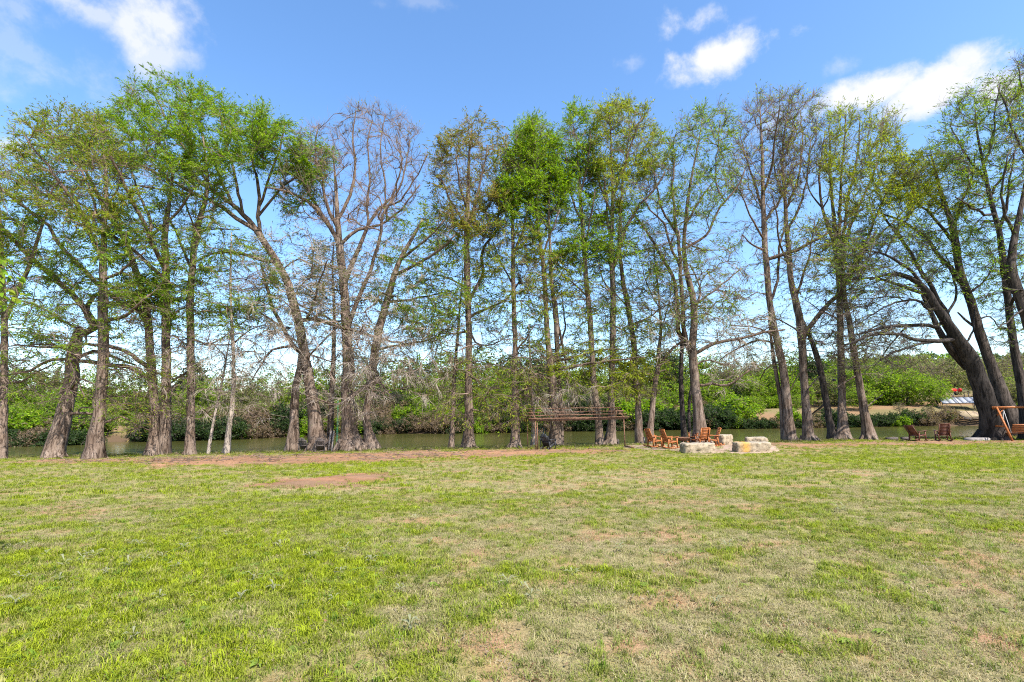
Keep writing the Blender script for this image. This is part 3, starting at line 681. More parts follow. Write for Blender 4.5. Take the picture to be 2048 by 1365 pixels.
tree('straight cypress whose foot kicks left, second of the two banded trunks on the left',
     [[(187, 917, 36), (193, 870, 27), (199, 830, 22), (205, 760, 20), (207, 690, 19), (207, 600, 17), (206, 540, 14), (208, 480, 11), (211, 420, 9), (213, 360, 7), (208, 300, 4)]],
     [([(207, 640), (255, 630), (262, 620), (300, 590)], 8, 4), ([(207, 560), (240, 545), (256, 530), (290, 505)], 7, 3), ([(206, 520), (180, 470), (160, 420), (130, 380), (95, 330), (60, 290)], 8, 3), ([(208, 480), (190, 420), (170, 360), (140, 310)], 7, 3), ([(210, 440), (230, 390), (245, 340), (260, 300)], 6, 2), ([(205, 770), (180, 800), (165, 780), (150, 745)], 4, 2), ([(207, 845), (240, 835), (270, 850), (300, 862)], 5, 2)],
     [([(-10, 320), (40, 240), (85, 222), (125, 212), (195, 232), (260, 290), (280, 390), (210, 470), (100, 450), (20, 400)], 330, .6, 6, 4.6, OL, 1, 0), ([(60, 430), (300, 430), (350, 600), (250, 680), (100, 640)], 230, .1, 5, 3.2, MI, .8, .1), ([(200, 700), (330, 690), (330, 830), (250, 870), (210, 860)], 70, -.1, 5, 1.2, OL, .6, .3)], nick="the cypress with kicked foot")
tree('twin stemmed cypress sharing one broad foot, its left stem sweeping far left above',
     [[(306, 911, 30), (309, 870, 22), (308, 815, 18), (304, 762, 17), (300, 702, 16), (297, 654, 15), (284, 581, 13), (268, 533, 12), (256, 493, 11), (225, 440, 10), (201, 400, 9), (170, 340, 6), (145, 290, 4)],
      [(326, 911, 24), (329, 870, 22), (332, 783, 18), (332, 702, 17), (332, 622, 16), (331, 561, 15), (330, 513, 14), (330, 460, 12), (336, 420, 9), (343, 370, 6), (345, 320, 4)]],
     [([(297, 660), (282, 622), (241, 605), (181, 553), (133, 505), (109, 477), (97, 452), (24, 396), (-20, 360)], 11, 4, -2.2), ([(304, 762), (270, 740), (210, 728), (150, 722), (105, 720), (60, 742), (20, 750)], 10, 4, -1.2), ([(300, 738), (265, 712), (240, 700), (190, 690), (100, 695), (30, 690)], 9, 3, -.6),
      ([(331, 540), (310, 500), (290, 450), (270, 410), (240, 350), (220, 310)], 9, 4), ([(330, 500), (300, 440), (275, 380), (260, 330)], 7, 3), ([(330, 480), (360, 420), (385, 380), (420, 350)], 6, 3), ([(331, 555), (300, 530), (265, 500), (225, 470), (190, 430), (150, 400), (100, 370)], 8, 3), ([(332, 640), (360, 620), (390, 610)], 5, 2), ([(332, 790), (352, 770), (390, 745)], 5, 2)],
     [([(20, 330), (90, 280), (190, 250), (260, 290), (330, 330), (380, 380), (330, 500), (200, 500), (60, 450)], 330, .45, 6, 4, MI, 1, 0), ([(255, 560), (300, 545), (360, 570), (350, 650), (280, 660)], 90, .1, 6, 6, BR, .7, .05), ([(200, 600), (330, 600), (420, 680), (400, 800), (300, 830), (210, 760)], 170, -.05, 5, 1.2, MI, .8, .25), ([(220, 440), (400, 440), (430, 700), (260, 720)], 150, .15, 6, .9, MI, .9, .08)], nick="the twin stemmed cypress")
tree('single tall cypress right of the twin stems, its trunk bending right near the top',
     [[(380, 910, 22), (381, 850, 17), (382, 780, 16), (381, 660, 15), (380, 600, 14), (385, 540, 13), (388, 490, 13), (396, 450, 12), (410, 405, 10), (415, 370, 8), (412, 320, 5), (405, 270, 3)]],
     [([(388, 500), (405, 465), (425, 458), (480, 460)], 6, 2), ([(384, 545), (365, 500), (350, 460), (330, 420)], 6, 3), ([(392, 470), (375, 420), (365, 380)], 6, 2), ([(381, 680), (410, 690), (440, 680), (470, 655)], 5, 2), ([(381, 740), (350, 760), (320, 780)], 5, 2)],
     [([(300, 430), (350, 330), (420, 290), (470, 350), (460, 430), (400, 480)], 120, .7, 5, 4, MI, .8, 0), ([(340, 440), (490, 450), (560, 560), (500, 660), (340, 640)], 210, .1, 5, 3, MI, .9, .1), ([(300, 680), (470, 660), (520, 780), (400, 850), (330, 830)], 140, -.1, 5, .5, GY, .8, .35)], nick="the single tall cypress")
tree('slender pale leaning stem, thinnest of the trunks on the left', [[(416, 909, 7), (424, 860, 6), (433, 815, 5), (445, 760, 4.5), (453, 715, 3.5), (462, 660, 2.5)]], [],
     [([(410, 720), (470, 650), (500, 720), (480, 800), (420, 800)], 40, .2, 4, .3, GY, .7, .2)], mat='bark_pale', lip_off=.6, nick="the slender pale stem")
tree('thin leaning cypress with pale foot and a dark scorched middle',
     [[(452, 908, 14), (457, 860, 11), (463, 820, 10), (467, 780, 9.5), (467, 740, 8), (466, 690, 7), (462, 620, 5.5), (461, 560, 4.5), (462, 500, 3), (463, 465, 2)]],
     [([(466, 690), (500, 660), (530, 650)], 4, 2), ([(466, 700), (430, 690), (400, 690)], 4, 2), ([(459, 815), (490, 820), (520, 835)], 4, 1.5)],
     [([(410, 520), (462, 465), (540, 510), (560, 600), (520, 660), (420, 640)], 130, .12, 5, 4, MI, .9, .05), ([(400, 660), (540, 650), (590, 740), (530, 850), (440, 830)], 130, -.1, 5, .8, GY, .9, .3)], mat='bark_pale', nick="the scorched thin cypress")
tree('great leaning cypress over the dark chairs, its long limb carrying a high green crown',
     [[(637, 903, 44), (634, 870, 32), (628, 820, 26), (622, 780, 22), (616, 740, 21), (606, 690, 20), (597, 640, 19), (583, 590, 17.5), (571, 556, 16.5), (555, 525, 15.5), (533, 491, 14.5), (514, 462, 13)],
      [(586, 905, 24), (589, 860, 19), (590, 810, 17), (593, 770, 15), (600, 735, 14), (604, 705, 12)],
      [(572, 906, 10), (580, 870, 9), (587, 820, 7)]],
     [([(514, 464), (517, 432), (519, 380), (512, 350), (505, 320), (515, 280)], 9, 4, .8), ([(512, 464), (497, 440), (453, 400), (420, 378), (380, 350), (330, 300), (290, 240)], 11, 4, 1), ([(510, 466), (473, 436), (433, 408), (397, 392), (340, 360), (280, 330), (220, 310)], 12, 4, -1), ([(517, 430), (560, 380), (600, 350), (640, 320)], 6, 3), ([(518, 400), (540, 350), (560, 300), (570, 250)], 6, 3), ([(453, 400), (430, 330), (400, 260), (370, 190)], 7, 3), ([(480, 425), (470, 350), (450, 280), (440, 220)], 7, 3), ([(420, 378), (370, 300), (330, 230), (300, 170)], 6, 3), ([(397, 392), (330, 380), (260, 370)], 6, 3),
      ([(556, 527), (526, 522), (485, 509), (437, 505), (413, 513), (390, 525)], 9, 3, -1), ([(600, 700), (585, 690), (560, 642), (544, 610), (530, 560), (522, 530)], 11, 5, 1), ([(585, 690), (545, 700), (520, 730), (505, 760)], 6, 2), ([(560, 642), (520, 625), (480, 650)], 5, 2), ([(610, 630), (640, 640), (680, 655), (725, 665), (770, 680), (830, 690)], 9, 3, -1.5), ([(608, 635), (625, 610), (640, 560), (655, 520)], 6, 2), ([(604, 720), (640, 690), (690, 640)], 5, 2)],
     [([(150, 300), (225, 215), (265, 160), (292, 140), (385, 158), (432, 182), (470, 212), (540, 215), (565, 255), (500, 330), (430, 340), (380, 380), (270, 350), (190, 340)], 460, .55, 7, 5.2, BR, 1, 0), ([(500, 260), (560, 240), (615, 270), (662, 300), (668, 330), (630, 370), (560, 350), (500, 350)], 170, .4, 7, 5.5, BR, .8, 0), ([(540, 370), (620, 360), (640, 400), (580, 430)], 40, .3, 6, 4, BR, .6, 0),
      ([(440, 560), (560, 540), (640, 480), (740, 520), (830, 640), (720, 680), (560, 680), (480, 650)], 285, .08, 6, .8, GY, .9, .15), ([(490, 640), (720, 660), (850, 680), (840, 770), (700, 790), (540, 790), (500, 740)], 285, -.15, 6, .3, GY, .9, .4), ([(470, 470), (620, 430), (680, 540), (620, 700), (480, 640)], 210, .1, 6, .9, GY, .9, .12), ([(560, 600), (700, 600), (780, 760), (720, 830), (600, 800)], 110, -.1, 7, .2, GY, .7, .3)], dmax=5, nick="the great leaning cypress")
tree('grey slim trunk standing behind the green rope', [[(660, 893, 15), (661, 850, 12), (663, 800, 11), (666, 740, 10), (668, 680, 8), (668, 610, 6), (665, 540, 4), (668, 480, 2)]], [],
     [([(600, 560), (660, 470), (740, 520), (720, 640), (620, 640)], 70, .2, 5, 1.6, MI, .8, .1)], Y=34.5, lip_off=1.5, nick="the green rope")
tree('massive many stemmed cypress with a bare crown fanning out above its broad fluted base',
     [[(703, 900, 58), (698, 868, 36), (697, 823, 29), (693, 783, 26), (697, 734, 24), (694, 686, 20), (691, 630, 19), (687, 573, 18), (682, 521, 17), (679, 493, 16), (675, 440, 11), (672, 390, 8), (670, 350, 5), (666, 310, 3)],
      [(742, 899, 36), (735, 860, 19), (733, 823, 16), (740, 783, 18), (746, 734, 19), (757, 662, 17), (773, 606, 15), (788, 553, 13), (800, 520, 11), (822, 480, 8), (845, 440, 5)]],
     [([(693, 660), (705, 625), (720, 590), (738, 549), (758, 481), (766, 428), (798, 380), (812, 330), (820, 280)], 11, 2, -.6), ([(690, 570), (703, 530), (717, 497), (738, 448), (758, 420), (782, 395), (800, 340), (800, 280)], 11, 2, 1), ([(738, 448), (735, 400), (740, 350), (735, 290), (745, 240)], 8, 2), ([(679, 493), (660, 455), (633, 420), (600, 395), (560, 380), (530, 375)], 10, 3, -1.5), ([(672, 478), (645, 430), (620, 390), (600, 350), (590, 300)], 9, 3, .5), ([(676, 460), (655, 410), (645, 360), (630, 310), (635, 260)], 8, 2), ([(676, 440), (700, 390), (710, 330), (705, 270), (712, 220)], 8, 2), ([(680, 500), (715, 460), (760, 450), (800, 420), (840, 370)], 8, 3, 2), ([(766, 428), (770, 370), (760, 300), (770, 230)], 8, 2), ([(758, 420), (800, 400), (835, 350), (855, 310)], 7, 2),
      ([(750, 745), (757, 760), (737, 770), (717, 783), (697, 803)], 10, 8, -.7), ([(697, 803), (672, 810), (640, 800), (610, 790)], 6, 2, -1.5), ([(788, 553), (830, 530), (880, 500), (910, 470)], 8, 3), ([(773, 606), (820, 600), (870, 590), (910, 580)], 6, 2), ([(800, 520), (840, 490), (890, 440)], 7, 3), ([(757, 700), (800, 690), (860, 680), (900, 670)], 6, 2, -1), ([(760, 762), (780, 790), (790, 810)], 5, 2)],
     [([(545, 385), (560, 290), (640, 238), (705, 208), (795, 212), (842, 270), (862, 320), (840, 400), (790, 450), (740, 470), (620, 450), (555, 430)], 520, .9, 7, .12, RU, .9, 0), ([(780, 420), (860, 390), (905, 430), (945, 540), (920, 660), (800, 660), (740, 600)], 270, .08, 5, 4, MI, .9, .1), ([(620, 470), (760, 480), (780, 620), (700, 640), (620, 600)], 100, .2, 5, 1.2, GY, .9, .1), ([(700, 650), (920, 640), (930, 720), (880, 800), (740, 800), (690, 740)], 315, -.2, 6, .4, GY, .9, .45), ([(600, 780), (700, 790), (760, 830), (700, 840), (620, 830)], 40, -.2, 6, .1, GY, .9, .3), ([(620, 480), (850, 480), (860, 680), (640, 680)], 190, .12, 6, .7, GY, .9, .12)], dmax=5, nick="the massive fluted cypress")
tree('slim grey cypress left of the straight brown trunk in the middle', [[(903, 897, 12), (905, 860, 9.5), (906, 820, 8.5), (910, 740, 7.5), (914, 690, 6.5), (918, 640, 5), (922, 590, 3.5), (926, 540, 2)]], [],
     [([(840, 660), (920, 540), (980, 620), (960, 720), (880, 760)], 90, 0, 5, 1.5, OL, .9, .2)], lip_off=1.2, nick="the slim grey cypress")
tree('straight brown cypress in the middle with an upright crown of rusty olive leaves',
     [[(937, 896, 27), (937, 865, 21), (938, 820, 18), (937, 750, 15), (938, 690, 14), (937, 620, 13), (934, 560, 14), (933, 500, 14), (934, 440, 11), (936, 400, 9), (937, 340, 7), (940, 290, 4), (945, 250, 2)]],
     [([(938, 625), (944, 590), (965, 549), (965, 501), (989, 469), (995, 440), (1000, 390)], 8, 4), ([(938, 640), (960, 622), (997, 610), (1022, 588), (1040, 560)], 6, 3), ([(938, 660), (950, 684), (973, 692), (1001, 682)], 5, 2), ([(934, 490), (925, 440), (900, 400), (880, 350)], 7, 3), ([(935, 460), (950, 410), (965, 350), (975, 290)], 7, 2), ([(935, 430), (920, 370), (912, 310)], 6, 2), ([(934, 580), (905, 560), (870, 550)], 5, 2), ([(938, 750), (965, 770), (990, 790)], 4, 2)],
     [([(858, 340), (878, 280), (915, 242), (955, 232), (1012, 265), (1030, 330), (1015, 420), (985, 480), (930, 480), (870, 440)], 330, .8, 7, 4.2, RU, .9, 0), ([(850, 430), (1010, 430), (1010, 540), (930, 580), (860, 540)], 140, .3, 6, 3.5, OL, .9, 0), ([(820, 560), (1010, 560), (1010, 700), (900, 720), (810, 660)], 150, .05, 5, 2.4, MI, .9, .1), ([(830, 720), (1050, 710), (1060, 800), (970, 850), (850, 830)], 170, -.15, 5, 1.4, OL, .9, .35)], nick="the straight brown cypress")
tree('slender straight cypress left of the rusty frame, bright columnar crown on top',
     [[(1031, 896, 25), (1031, 865, 18), (1031, 830, 15), (1029, 760, 13), (1030, 690, 11), (1028, 620, 10), (1027, 570, 9.5), (1026, 510, 8), (1025, 440, 7), (1024, 380, 5), (1024, 320, 3.5)]],
     [([(1028, 560), (1000, 520), (985, 480)], 4, 2), ([(1029, 700), (1050, 680), (1070, 650)], 4, 2), ([(1026, 500), (1050, 450), (1060, 390), (1060, 320)], 6, 2)],
     [([(1000, 350), (1035, 262), (1050, 240), (1075, 244), (1090, 330), (1070, 440), (1010, 440)], 210, .8, 7, 6, BR, .9, 0), ([(985, 440), (1075, 440), (1080, 580), (1010, 600), (975, 540)], 130, .3, 6, 3.2, OL, .9, 0), ([(960, 600), (1090, 590), (1090, 740), (1010, 760), (960, 700)], 110, 0, 5, 2, MI, .9, .15), ([(950, 720), (1100, 700), (1110, 800), (1040, 860), (960, 830)], 100, -.15, 5, 1.4, OL, .9, .35)], nick="the slender straight cypress")
tree('thin pale stem just behind the left posts of the rusty frame', [[(1067, 893, 12), (1067, 850, 9), (1066, 820, 7.5), (1063, 760, 6), (1060, 710, 4.5), (1057, 650, 2.5)]], [],
     [([(1020, 720), (1060, 640), (1100, 700), (1080, 780), (1030, 790)], 50, .05, 5, 1.2, OL, .8, .2)], mat='bark_pale', lip_off=1.2, nick="the frame's left posts")
tree('thick cypress behind the rusty frame dividing into slim upright stems',
     [[(1111, 892, 30), (1110, 860, 22), (1108, 820, 18), (1105, 780, 18), (1102, 740, 20), (1096, 690, 12), (1092, 620, 10.5), (1088, 550, 9.5), (1082, 500, 8), (1075, 450, 7), (1073, 400, 5.5), (1072, 340, 4), (1070, 280, 2.5)],
      [(1124, 890, 9), (1122, 840, 8), (1120, 790, 8), (1117, 740, 8), (1114, 690, 10), (1112, 630, 12), (1106, 590, 10), (1102, 550, 8), (1100, 490, 6), (1098, 430, 4.5), (1100, 370, 3)]],
     [([(1112, 640), (1125, 690), (1132, 730)], 6, 3), ([(1113, 700), (1130, 660), (1127, 620), (1122, 580)], 5, 2), ([(1106, 745), (1140, 735), (1180, 728), (1240, 720), (1290, 715)], 7, 2, -2.5), ([(1106, 730), (1150, 715), (1200, 700), (1250, 700)], 6, 2, -2), ([(1105, 760), (1075, 750), (1040, 745)], 5, 2, -2), ([(1085, 520), (1100, 470), (1120, 420)], 5, 2)],
     [([(1040, 260), (1060, 238), (1085, 248), (1112, 285), (1122, 360), (1140, 400), (1120, 470), (1060, 480)], 270, .8, 7, 6.5, BR, .9, 0), ([(1030, 470), (1150, 460), (1150, 600), (1080, 640), (1030, 580)], 150, .3, 6, 3.4, OL, .9, 0), ([(1090, 700), (1180, 690), (1290, 700), (1290, 790), (1200, 790), (1100, 770)], 170, 0, 6, 6, YE, 1.0, .15), ([(1040, 740), (1150, 760), (1240, 780), (1180, 830), (1080, 840)], 110, -.2, 6, .4, GY, .9, .4), ([(1040, 520), (1190, 520), (1200, 720), (1040, 730)], 150, .1, 5, 1.6, OL, .9, .1)], dmax=4.5, nick="the thick dividing cypress")
tree('tall straight cypress behind the right half of the rusty frame, bare below a green top',
     [[(1199, 891, 20), (1198, 860, 16), (1195, 830, 14), (1188, 770, 12.5), (1183, 700, 12), (1179, 630, 11.5), (1172, 560, 10.5), (1168, 500, 9.5), (1163, 430, 8), (1160, 390, 7), (1157, 330, 5), (1152, 270, 3)]],
     [([(1168, 500), (1180, 440), (1190, 380)], 5, 2), ([(1165, 450), (1145, 400), (1135, 340), (1130, 300)], 5, 2), ([(1160, 390), (1175, 330), (1180, 270)], 5, 2), ([(1176, 600), (1150, 570), (1120, 550)], 4, 2)],
     [([(1112, 300), (1145, 216), (1170, 210), (1192, 260), (1200, 350), (1190, 420), (1140, 400), (1115, 350)], 190, .8, 7, 5.5, BR, .9, 0), ([(1120, 420), (1220, 430), (1230, 540), (1170, 580), (1110, 520)], 120, .25, 6, 4.4, BR, .9, 0), ([(1110, 560), (1240, 560), (1240, 700), (1160, 720)], 80, 0, 5, 2, MI, .9, .1)], nick="the tall bare cypress")
tree('reddish brown cypress at the right end of the rusty frame, forking into a wide crown',
     [[(1222, 890, 28), (1222, 862, 18), (1223, 820, 14), (1224, 740, 13), (1226, 650, 12.5), (1226, 590, 12), (1224, 540, 11.5), (1222, 500, 10), (1224, 450, 8.5), (1225, 400, 7), (1223, 340, 5), (1222, 280, 3.5), (1220, 230, 2)]],
     [([(1226, 545), (1235, 509), (1246, 475), (1256, 444), (1280, 410), (1305, 385), (1330, 345)], 9, 3, -1), ([(1224, 500), (1215, 440), (1212, 390), (1205, 330)], 7, 3), ([(1246, 475), (1240, 420), (1245, 360), (1255, 300), (1260, 250)], 7, 2), ([(1225, 430), (1200, 370), (1185, 310), (1180, 260)], 6, 2), ([(1225, 400), (1245, 340), (1265, 280), (1285, 235)], 6, 2), ([(1226, 640), (1250, 660), (1275, 650)], 4, 2), ([(1226, 600), (1205, 560), (1195, 520)], 4, 2)],
     [([(1165, 300), (1190, 225), (1235, 200), (1290, 214), (1315, 260), (1330, 330), (1300, 390), (1250, 420), (1190, 400)], 330, .85, 7, 4.6, YE, .9, 0), ([(1170, 420), (1290, 400), (1300, 500), (1230, 540), (1170, 500)], 130, .3, 6, 3.5, BR, .9, 0), ([(1170, 560), (1300, 560), (1300, 700), (1200, 700)], 100, .05, 5, 1.4, MI, .9, .1)], nick="the reddish brown cypress")
tree('leaning slim cypress between the rusty frame and the orange rocking chairs',
     [[(1280, 888, 20), (1278, 860, 16), (1275, 800, 13), (1271, 750, 12), (1268, 690, 12), (1262, 650, 11), (1254, 600, 11), (1247, 570, 10), (1242, 530, 8), (1238, 480, 6), (1240, 430, 4), (1245, 380, 2)]],
     [([(1262, 650), (1290, 640), (1330, 610)], 5, 2), ([(1256, 610), (1230, 590), (1200, 570)], 4, 2), ([(1270, 740), (1300, 750), (1330, 740)], 4, 2, -1)],
     [([(1190, 480), (1240, 400), (1300, 450), (1330, 560), (1290, 640), (1200, 620)], 150, .15, 5, 2.8, MI, .9, .08), ([(1230, 650), (1340, 640), (1350, 760), (1280, 800), (1230, 760)], 90, -.05, 6, 2.2, YE, .9, .2)], nick="the leaning slim cypress")
tree('curved dark red trunk behind the rocking chairs, forking low',
     [[(1300, 872, 15), (1303, 840, 12), (1306, 800, 11), (1312, 760, 10), (1316, 735, 10), (1317, 700, 7), (1322, 660, 6), (1318, 600, 4.5), (1312, 540, 3.5), (1306, 480, 2)]],
     [([(1316, 735), (1335, 708), (1355, 690), (1372, 678)], 7, 4), ([(1317, 720), (1295, 705), (1270, 715)], 3, 1.5), ([(1322, 650), (1340, 600), (1345, 550)], 3, 1.5), ([(1318, 610), (1295, 570), (1285, 530)], 3, 1.5)],
     [([(1260, 560), (1300, 470), (1350, 500), (1370, 600), (1350, 700), (1270, 680)], 150, .5, 6, .7, MI, .8, 0)], Y=34, nick="the curved forked trunk")
tree('thin black trunk left of the big grey cypress by the stone seats', [[(1369, 876, 13), (1366, 840, 11), (1363, 790, 9.5), (1362, 740, 9), (1365, 690, 8), (1368, 640, 5), (1366, 580, 3)], [(1380, 876, 7), (1378, 840, 6), (1379, 800, 6), (1383, 770, 4)]], [],
     [([(1320, 640), (1366, 560), (1420, 620), (1400, 700), (1340, 710)], 50, .3, 5, .6, MI, .8, 0)], mat='bark_dark', twmat='twig_dark', Y=35.5, lip_off=1.5, nick="the thin black trunk")
tree('big grey cypress by the stone seats, its trunk parting into three tall stems',
     [[(1401, 888, 36), (1400, 860, 27), (1397, 820, 21), (1391, 770, 19), (1386, 720, 18), (1385, 700, 17), (1388, 650, 15), (1388, 610, 14), (1380, 570, 13), (1373, 540, 11), (1368, 500, 9), (1371, 450, 8), (1376, 400, 7), (1386, 340, 5), (1398, 280, 3), (1405, 235, 2)]],
     [([(1385, 715), (1371, 688), (1357, 664), (1355, 605), (1345, 553), (1322, 513), (1310, 489), (1280, 446), (1262, 420)], 11, 4, 1), ([(1384, 700), (1370, 670), (1366, 620), (1363, 570), (1360, 520), (1355, 470), (1348, 420), (1345, 370), (1350, 310)], 11, 4, -.8), ([(1360, 540), (1340, 490), (1330, 450), (1300, 420), (1280, 390)], 6, 2), ([(1368, 505), (1400, 480), (1420, 460), (1440, 415), (1470, 380), (1490, 340)], 9, 3, -1), ([(1440, 415), (1430, 360), (1435, 300), (1440, 240)], 6, 2), ([(1388, 620), (1400, 590), (1395, 560), (1380, 530)], 5, 3, 1), ([(1393, 705), (1430, 687), (1475, 679), (1530, 665), (1570, 660)], 8, 3, -1), ([(1396, 772), (1425, 770), (1455, 772), (1475, 757), (1498, 741)], 6, 3, -.5), ([(1372, 440), (1400, 400), (1430, 360)], 6, 2), ([(1355, 470), (1325, 420), (1310, 360), (1305, 310)], 6, 2), ([(1390, 600), (1430, 580), (1480, 540)], 5, 2), ([(1370, 480), (1410, 500), (1450, 500)], 4, 1.5), ([(1388, 735), (1420, 720), (1450, 730), (1480, 715)], 4, 1.5)],
     [([(1285, 300), (1345, 245), (1390, 225), (1415, 205), (1445, 200), (1475, 245), (1460, 320), (1490, 360), (1440, 440), (1340, 440), (1290, 400)], 330, .95, 6, 2.3, MI, .9, 0), ([(1280, 440), (1450, 440), (1500, 540), (1480, 640), (1400, 660), (1300, 600)], 280, .2, 6, 1.3, MI, .9, .05), ([(1400, 640), (1560, 620), (1580, 690), (1500, 740), (1410, 720)], 90, 0, 6, .8, GY, .8, .15), ([(1410, 720), (1500, 720), (1520, 780), (1430, 790)], 25, -.1, 5, .2, GY, .8, .2), ([(1290, 540), (1480, 520), (1560, 660), (1300, 720)], 150, .1, 6, .6, GY, .9, .1)], dmax=5, nick="the big grey cypress")
tree('tall grey cypress right of the stone blocks, nearly bare and leaning left',
     [[(1580, 882, 28), (1578, 855, 22), (1575, 820, 18), (1566, 740, 15.5), (1555, 690, 14), (1545, 640, 13), (1537, 590, 12.5), (1534, 540, 12), (1530, 500, 12), (1528, 460, 11), (1526, 400, 9), (1525, 340, 7), (1523, 280, 5), (1520, 220, 2.5)],
      [(1566, 882, 8), (1564, 840, 8), (1560, 790, 8), (1551, 740, 8), (1544, 690, 6.5), (1538, 640, 4)]],
     [([(1541, 600), (1556, 560), (1557, 510), (1566, 470), (1575, 430)], 6, 3), ([(1530, 510), (1505, 490), (1485, 470)], 5, 2), ([(1533, 525), (1570, 508), (1610, 492), (1650, 470), (1690, 440), (1720, 410)], 8, 3, -1), ([(1527, 430), (1510, 370), (1490, 310), (1480, 270)], 6, 2), ([(1526, 390), (1545, 330), (1550, 270), (1560, 210)], 6, 2), ([(1530, 480), (1500, 430), (1480, 380)], 5, 2), ([(1556, 690), (1520, 680), (1470, 700), (1440, 720)], 5, 2), ([(1560, 722), (1530, 740), (1520, 760)], 3, 2), ([(1528, 450), (1560, 400), (1580, 350)], 6, 2), ([(1553, 670), (1510, 655), (1450, 650)], 4, 1.5)],
     [([(1460, 300), (1495, 205), (1530, 175), (1575, 185), (1595, 250), (1590, 380), (1540, 430), (1480, 400), (1458, 350)], 330, 1.2, 7, .5, OL, .8, 0), ([(1450, 420), (1580, 420), (1600, 560), (1560, 620), (1470, 600)], 120, .2, 6, .7, MI, .8, 0), ([(1430, 620), (1560, 620), (1560, 740), (1460, 740)], 70, -.02, 6, .4, GY, .8, .15)], nick="the nearly bare cypress")
tree('cypress next right, pale trunk with a heavy limb crossing right and upward',
     [[(1617, 882, 28), (1615, 855, 20), (1612, 800, 15.5), (1607, 740, 14.5), (1604, 690, 16), (1601, 650, 16), (1591, 600, 14), (1582, 560, 11.5), (1577, 500, 10), (1573, 450, 9), (1570, 400, 7), (1565, 330, 5), (1568, 270, 3.5), (1580, 200, 2)]],
     [([(1605, 690), (1616, 660), (1649, 618), (1681, 581), (1714, 529), (1735, 490), (1754, 460)], 11, 4, -1.2), ([(1590, 600), (1610, 540), (1622, 490), (1630, 440)], 6, 2), ([(1580, 530), (1560, 490), (1555, 440), (1545, 390)], 5, 2), ([(1575, 470), (1600, 410), (1615, 350), (1620, 280)], 6, 2), ([(1572, 420), (1595, 360), (1605, 290), (1600, 220)], 6, 2), ([(1570, 400), (1550, 350), (1545, 300)], 5, 2), ([(1606, 740), (1590, 760), (1575, 790)], 3, 1.5), ([(1601, 660), (1560, 640), (1520, 640)], 4, 1.5)],
     [([(1550, 280), (1580, 185), (1605, 172), (1645, 188), (1655, 260), (1640, 360), (1600, 420), (1555, 390)], 280, 1.2, 7, .5, OL, .8, 0), ([(1550, 430), (1660, 430), (1740, 480), (1700, 600), (1580, 600)], 130, .25, 6, 1.4, YE, .9, 0), ([(1540, 610), (1700, 610), (1700, 720), (1560, 720)], 80, -.02, 6, .5, MI, .8, .15)], nick="the cypress with crossing limb")
tree('dark slanting trunk between two pale upright trunks right of the stone seats',
     [[(1664, 880, 19), (1661, 850, 14), (1655, 820, 12.5), (1643, 750, 12), (1632, 705, 10.5), (1617, 668, 8), (1606, 640, 5)]], [([(1645, 755), (1615, 780), (1600, 810)], 3, 1.5), ([(1655, 810), (1630, 825), (1615, 835)], 4, 2)],
     [([(1590, 690), (1700, 680), (1710, 800), (1620, 820)], 40, -.1, 5, .3, GY, .8, .2)], mat='bark_dark', twmat='twig_dark', nick="the dark slanting trunk")
tree('cypress with a small black box on its trunk and a vase shaped yellow green top',
     [[(1686, 880, 30), (1685, 855, 20), (1684, 800, 14.5), (1682, 720, 13.5), (1680, 640, 13), (1679, 590, 13), (1676, 530, 12), (1672, 480, 10), (1668, 440, 8), (1664, 400, 6.5), (1660, 340, 5), (1660, 270, 3)]],
     [([(1679, 560), (1685, 500), (1690, 440), (1700, 380), (1715, 310), (1720, 240)], 9, 2, .5), ([(1680, 580), (1700, 540), (1725, 500), (1750, 440), (1780, 370), (1805, 300)], 8, 2, -1), ([(1674, 500), (1655, 450), (1640, 400), (1640, 330), (1650, 260)], 8, 2), ([(1678, 540), (1695, 470), (1720, 410), (1750, 340), (1770, 260)], 8, 2, 1), ([(1676, 520), (1680, 440), (1682, 360), (1690, 280), (1690, 230)], 8, 2), ([(1672, 480), (1650, 430), (1620, 380), (1605, 340)], 5, 2), ([(1680, 640), (1640, 620), (1610, 600)], 4, 1.5), ([(1725, 500), (1760, 470), (1800, 430), (1830, 390)], 6, 2), ([(1682, 700), (1720, 690), (1760, 700)], 4, 1.5, -1)],
     [([(1635, 320), (1660, 226), (1700, 220), (1735, 214), (1800, 224), (1795, 290), (1830, 330), (1790, 400), (1720, 440), (1660, 420)], 360, 1.3, 6, 2.8, YE, .9, 0), ([(1600, 440), (1740, 430), (1790, 470), (1720, 560), (1620, 560)], 140, .4, 6, 2.3, YE, .9, 0), ([(1600, 580), (1780, 580), (1800, 700), (1620, 720)], 100, -.02, 6, .6, MI, .9, .15), ([(1560, 500), (1800, 480), (1820, 680), (1600, 700)], 150, .08, 6, .8, GY, .9, .1)], nick="the cypress with black box")
tree('grey trunk leaning left, standing just left of the low dark timbers',
     [[(1738, 880, 27), (1735, 855, 20), (1728, 820, 15), (1716, 750, 13.5), (1706, 690, 12.5), (1698, 640, 11.5), (1691, 605, 9.5), (1687, 560, 7), (1690, 500, 5), (1700, 440, 3)]],
     [([(1716, 750), (1690, 765), (1670, 780)], 4, 1.5), ([(1705, 690), (1740, 660), (1780, 640)], 4, 1.5), ([(1728, 815), (1750, 800), (1765, 790)], 3, 1.5)],
     [([(1640, 480), (1720, 420), (1780, 500), (1760, 620), (1680, 620)], 90, .3, 6, 1.2, MI, .9, 0), ([(1690, 640), (1810, 640), (1820, 740), (1720, 760)], 60, -.05, 6, .4, GY, .8, .2)], nick="the left leaning grey trunk")
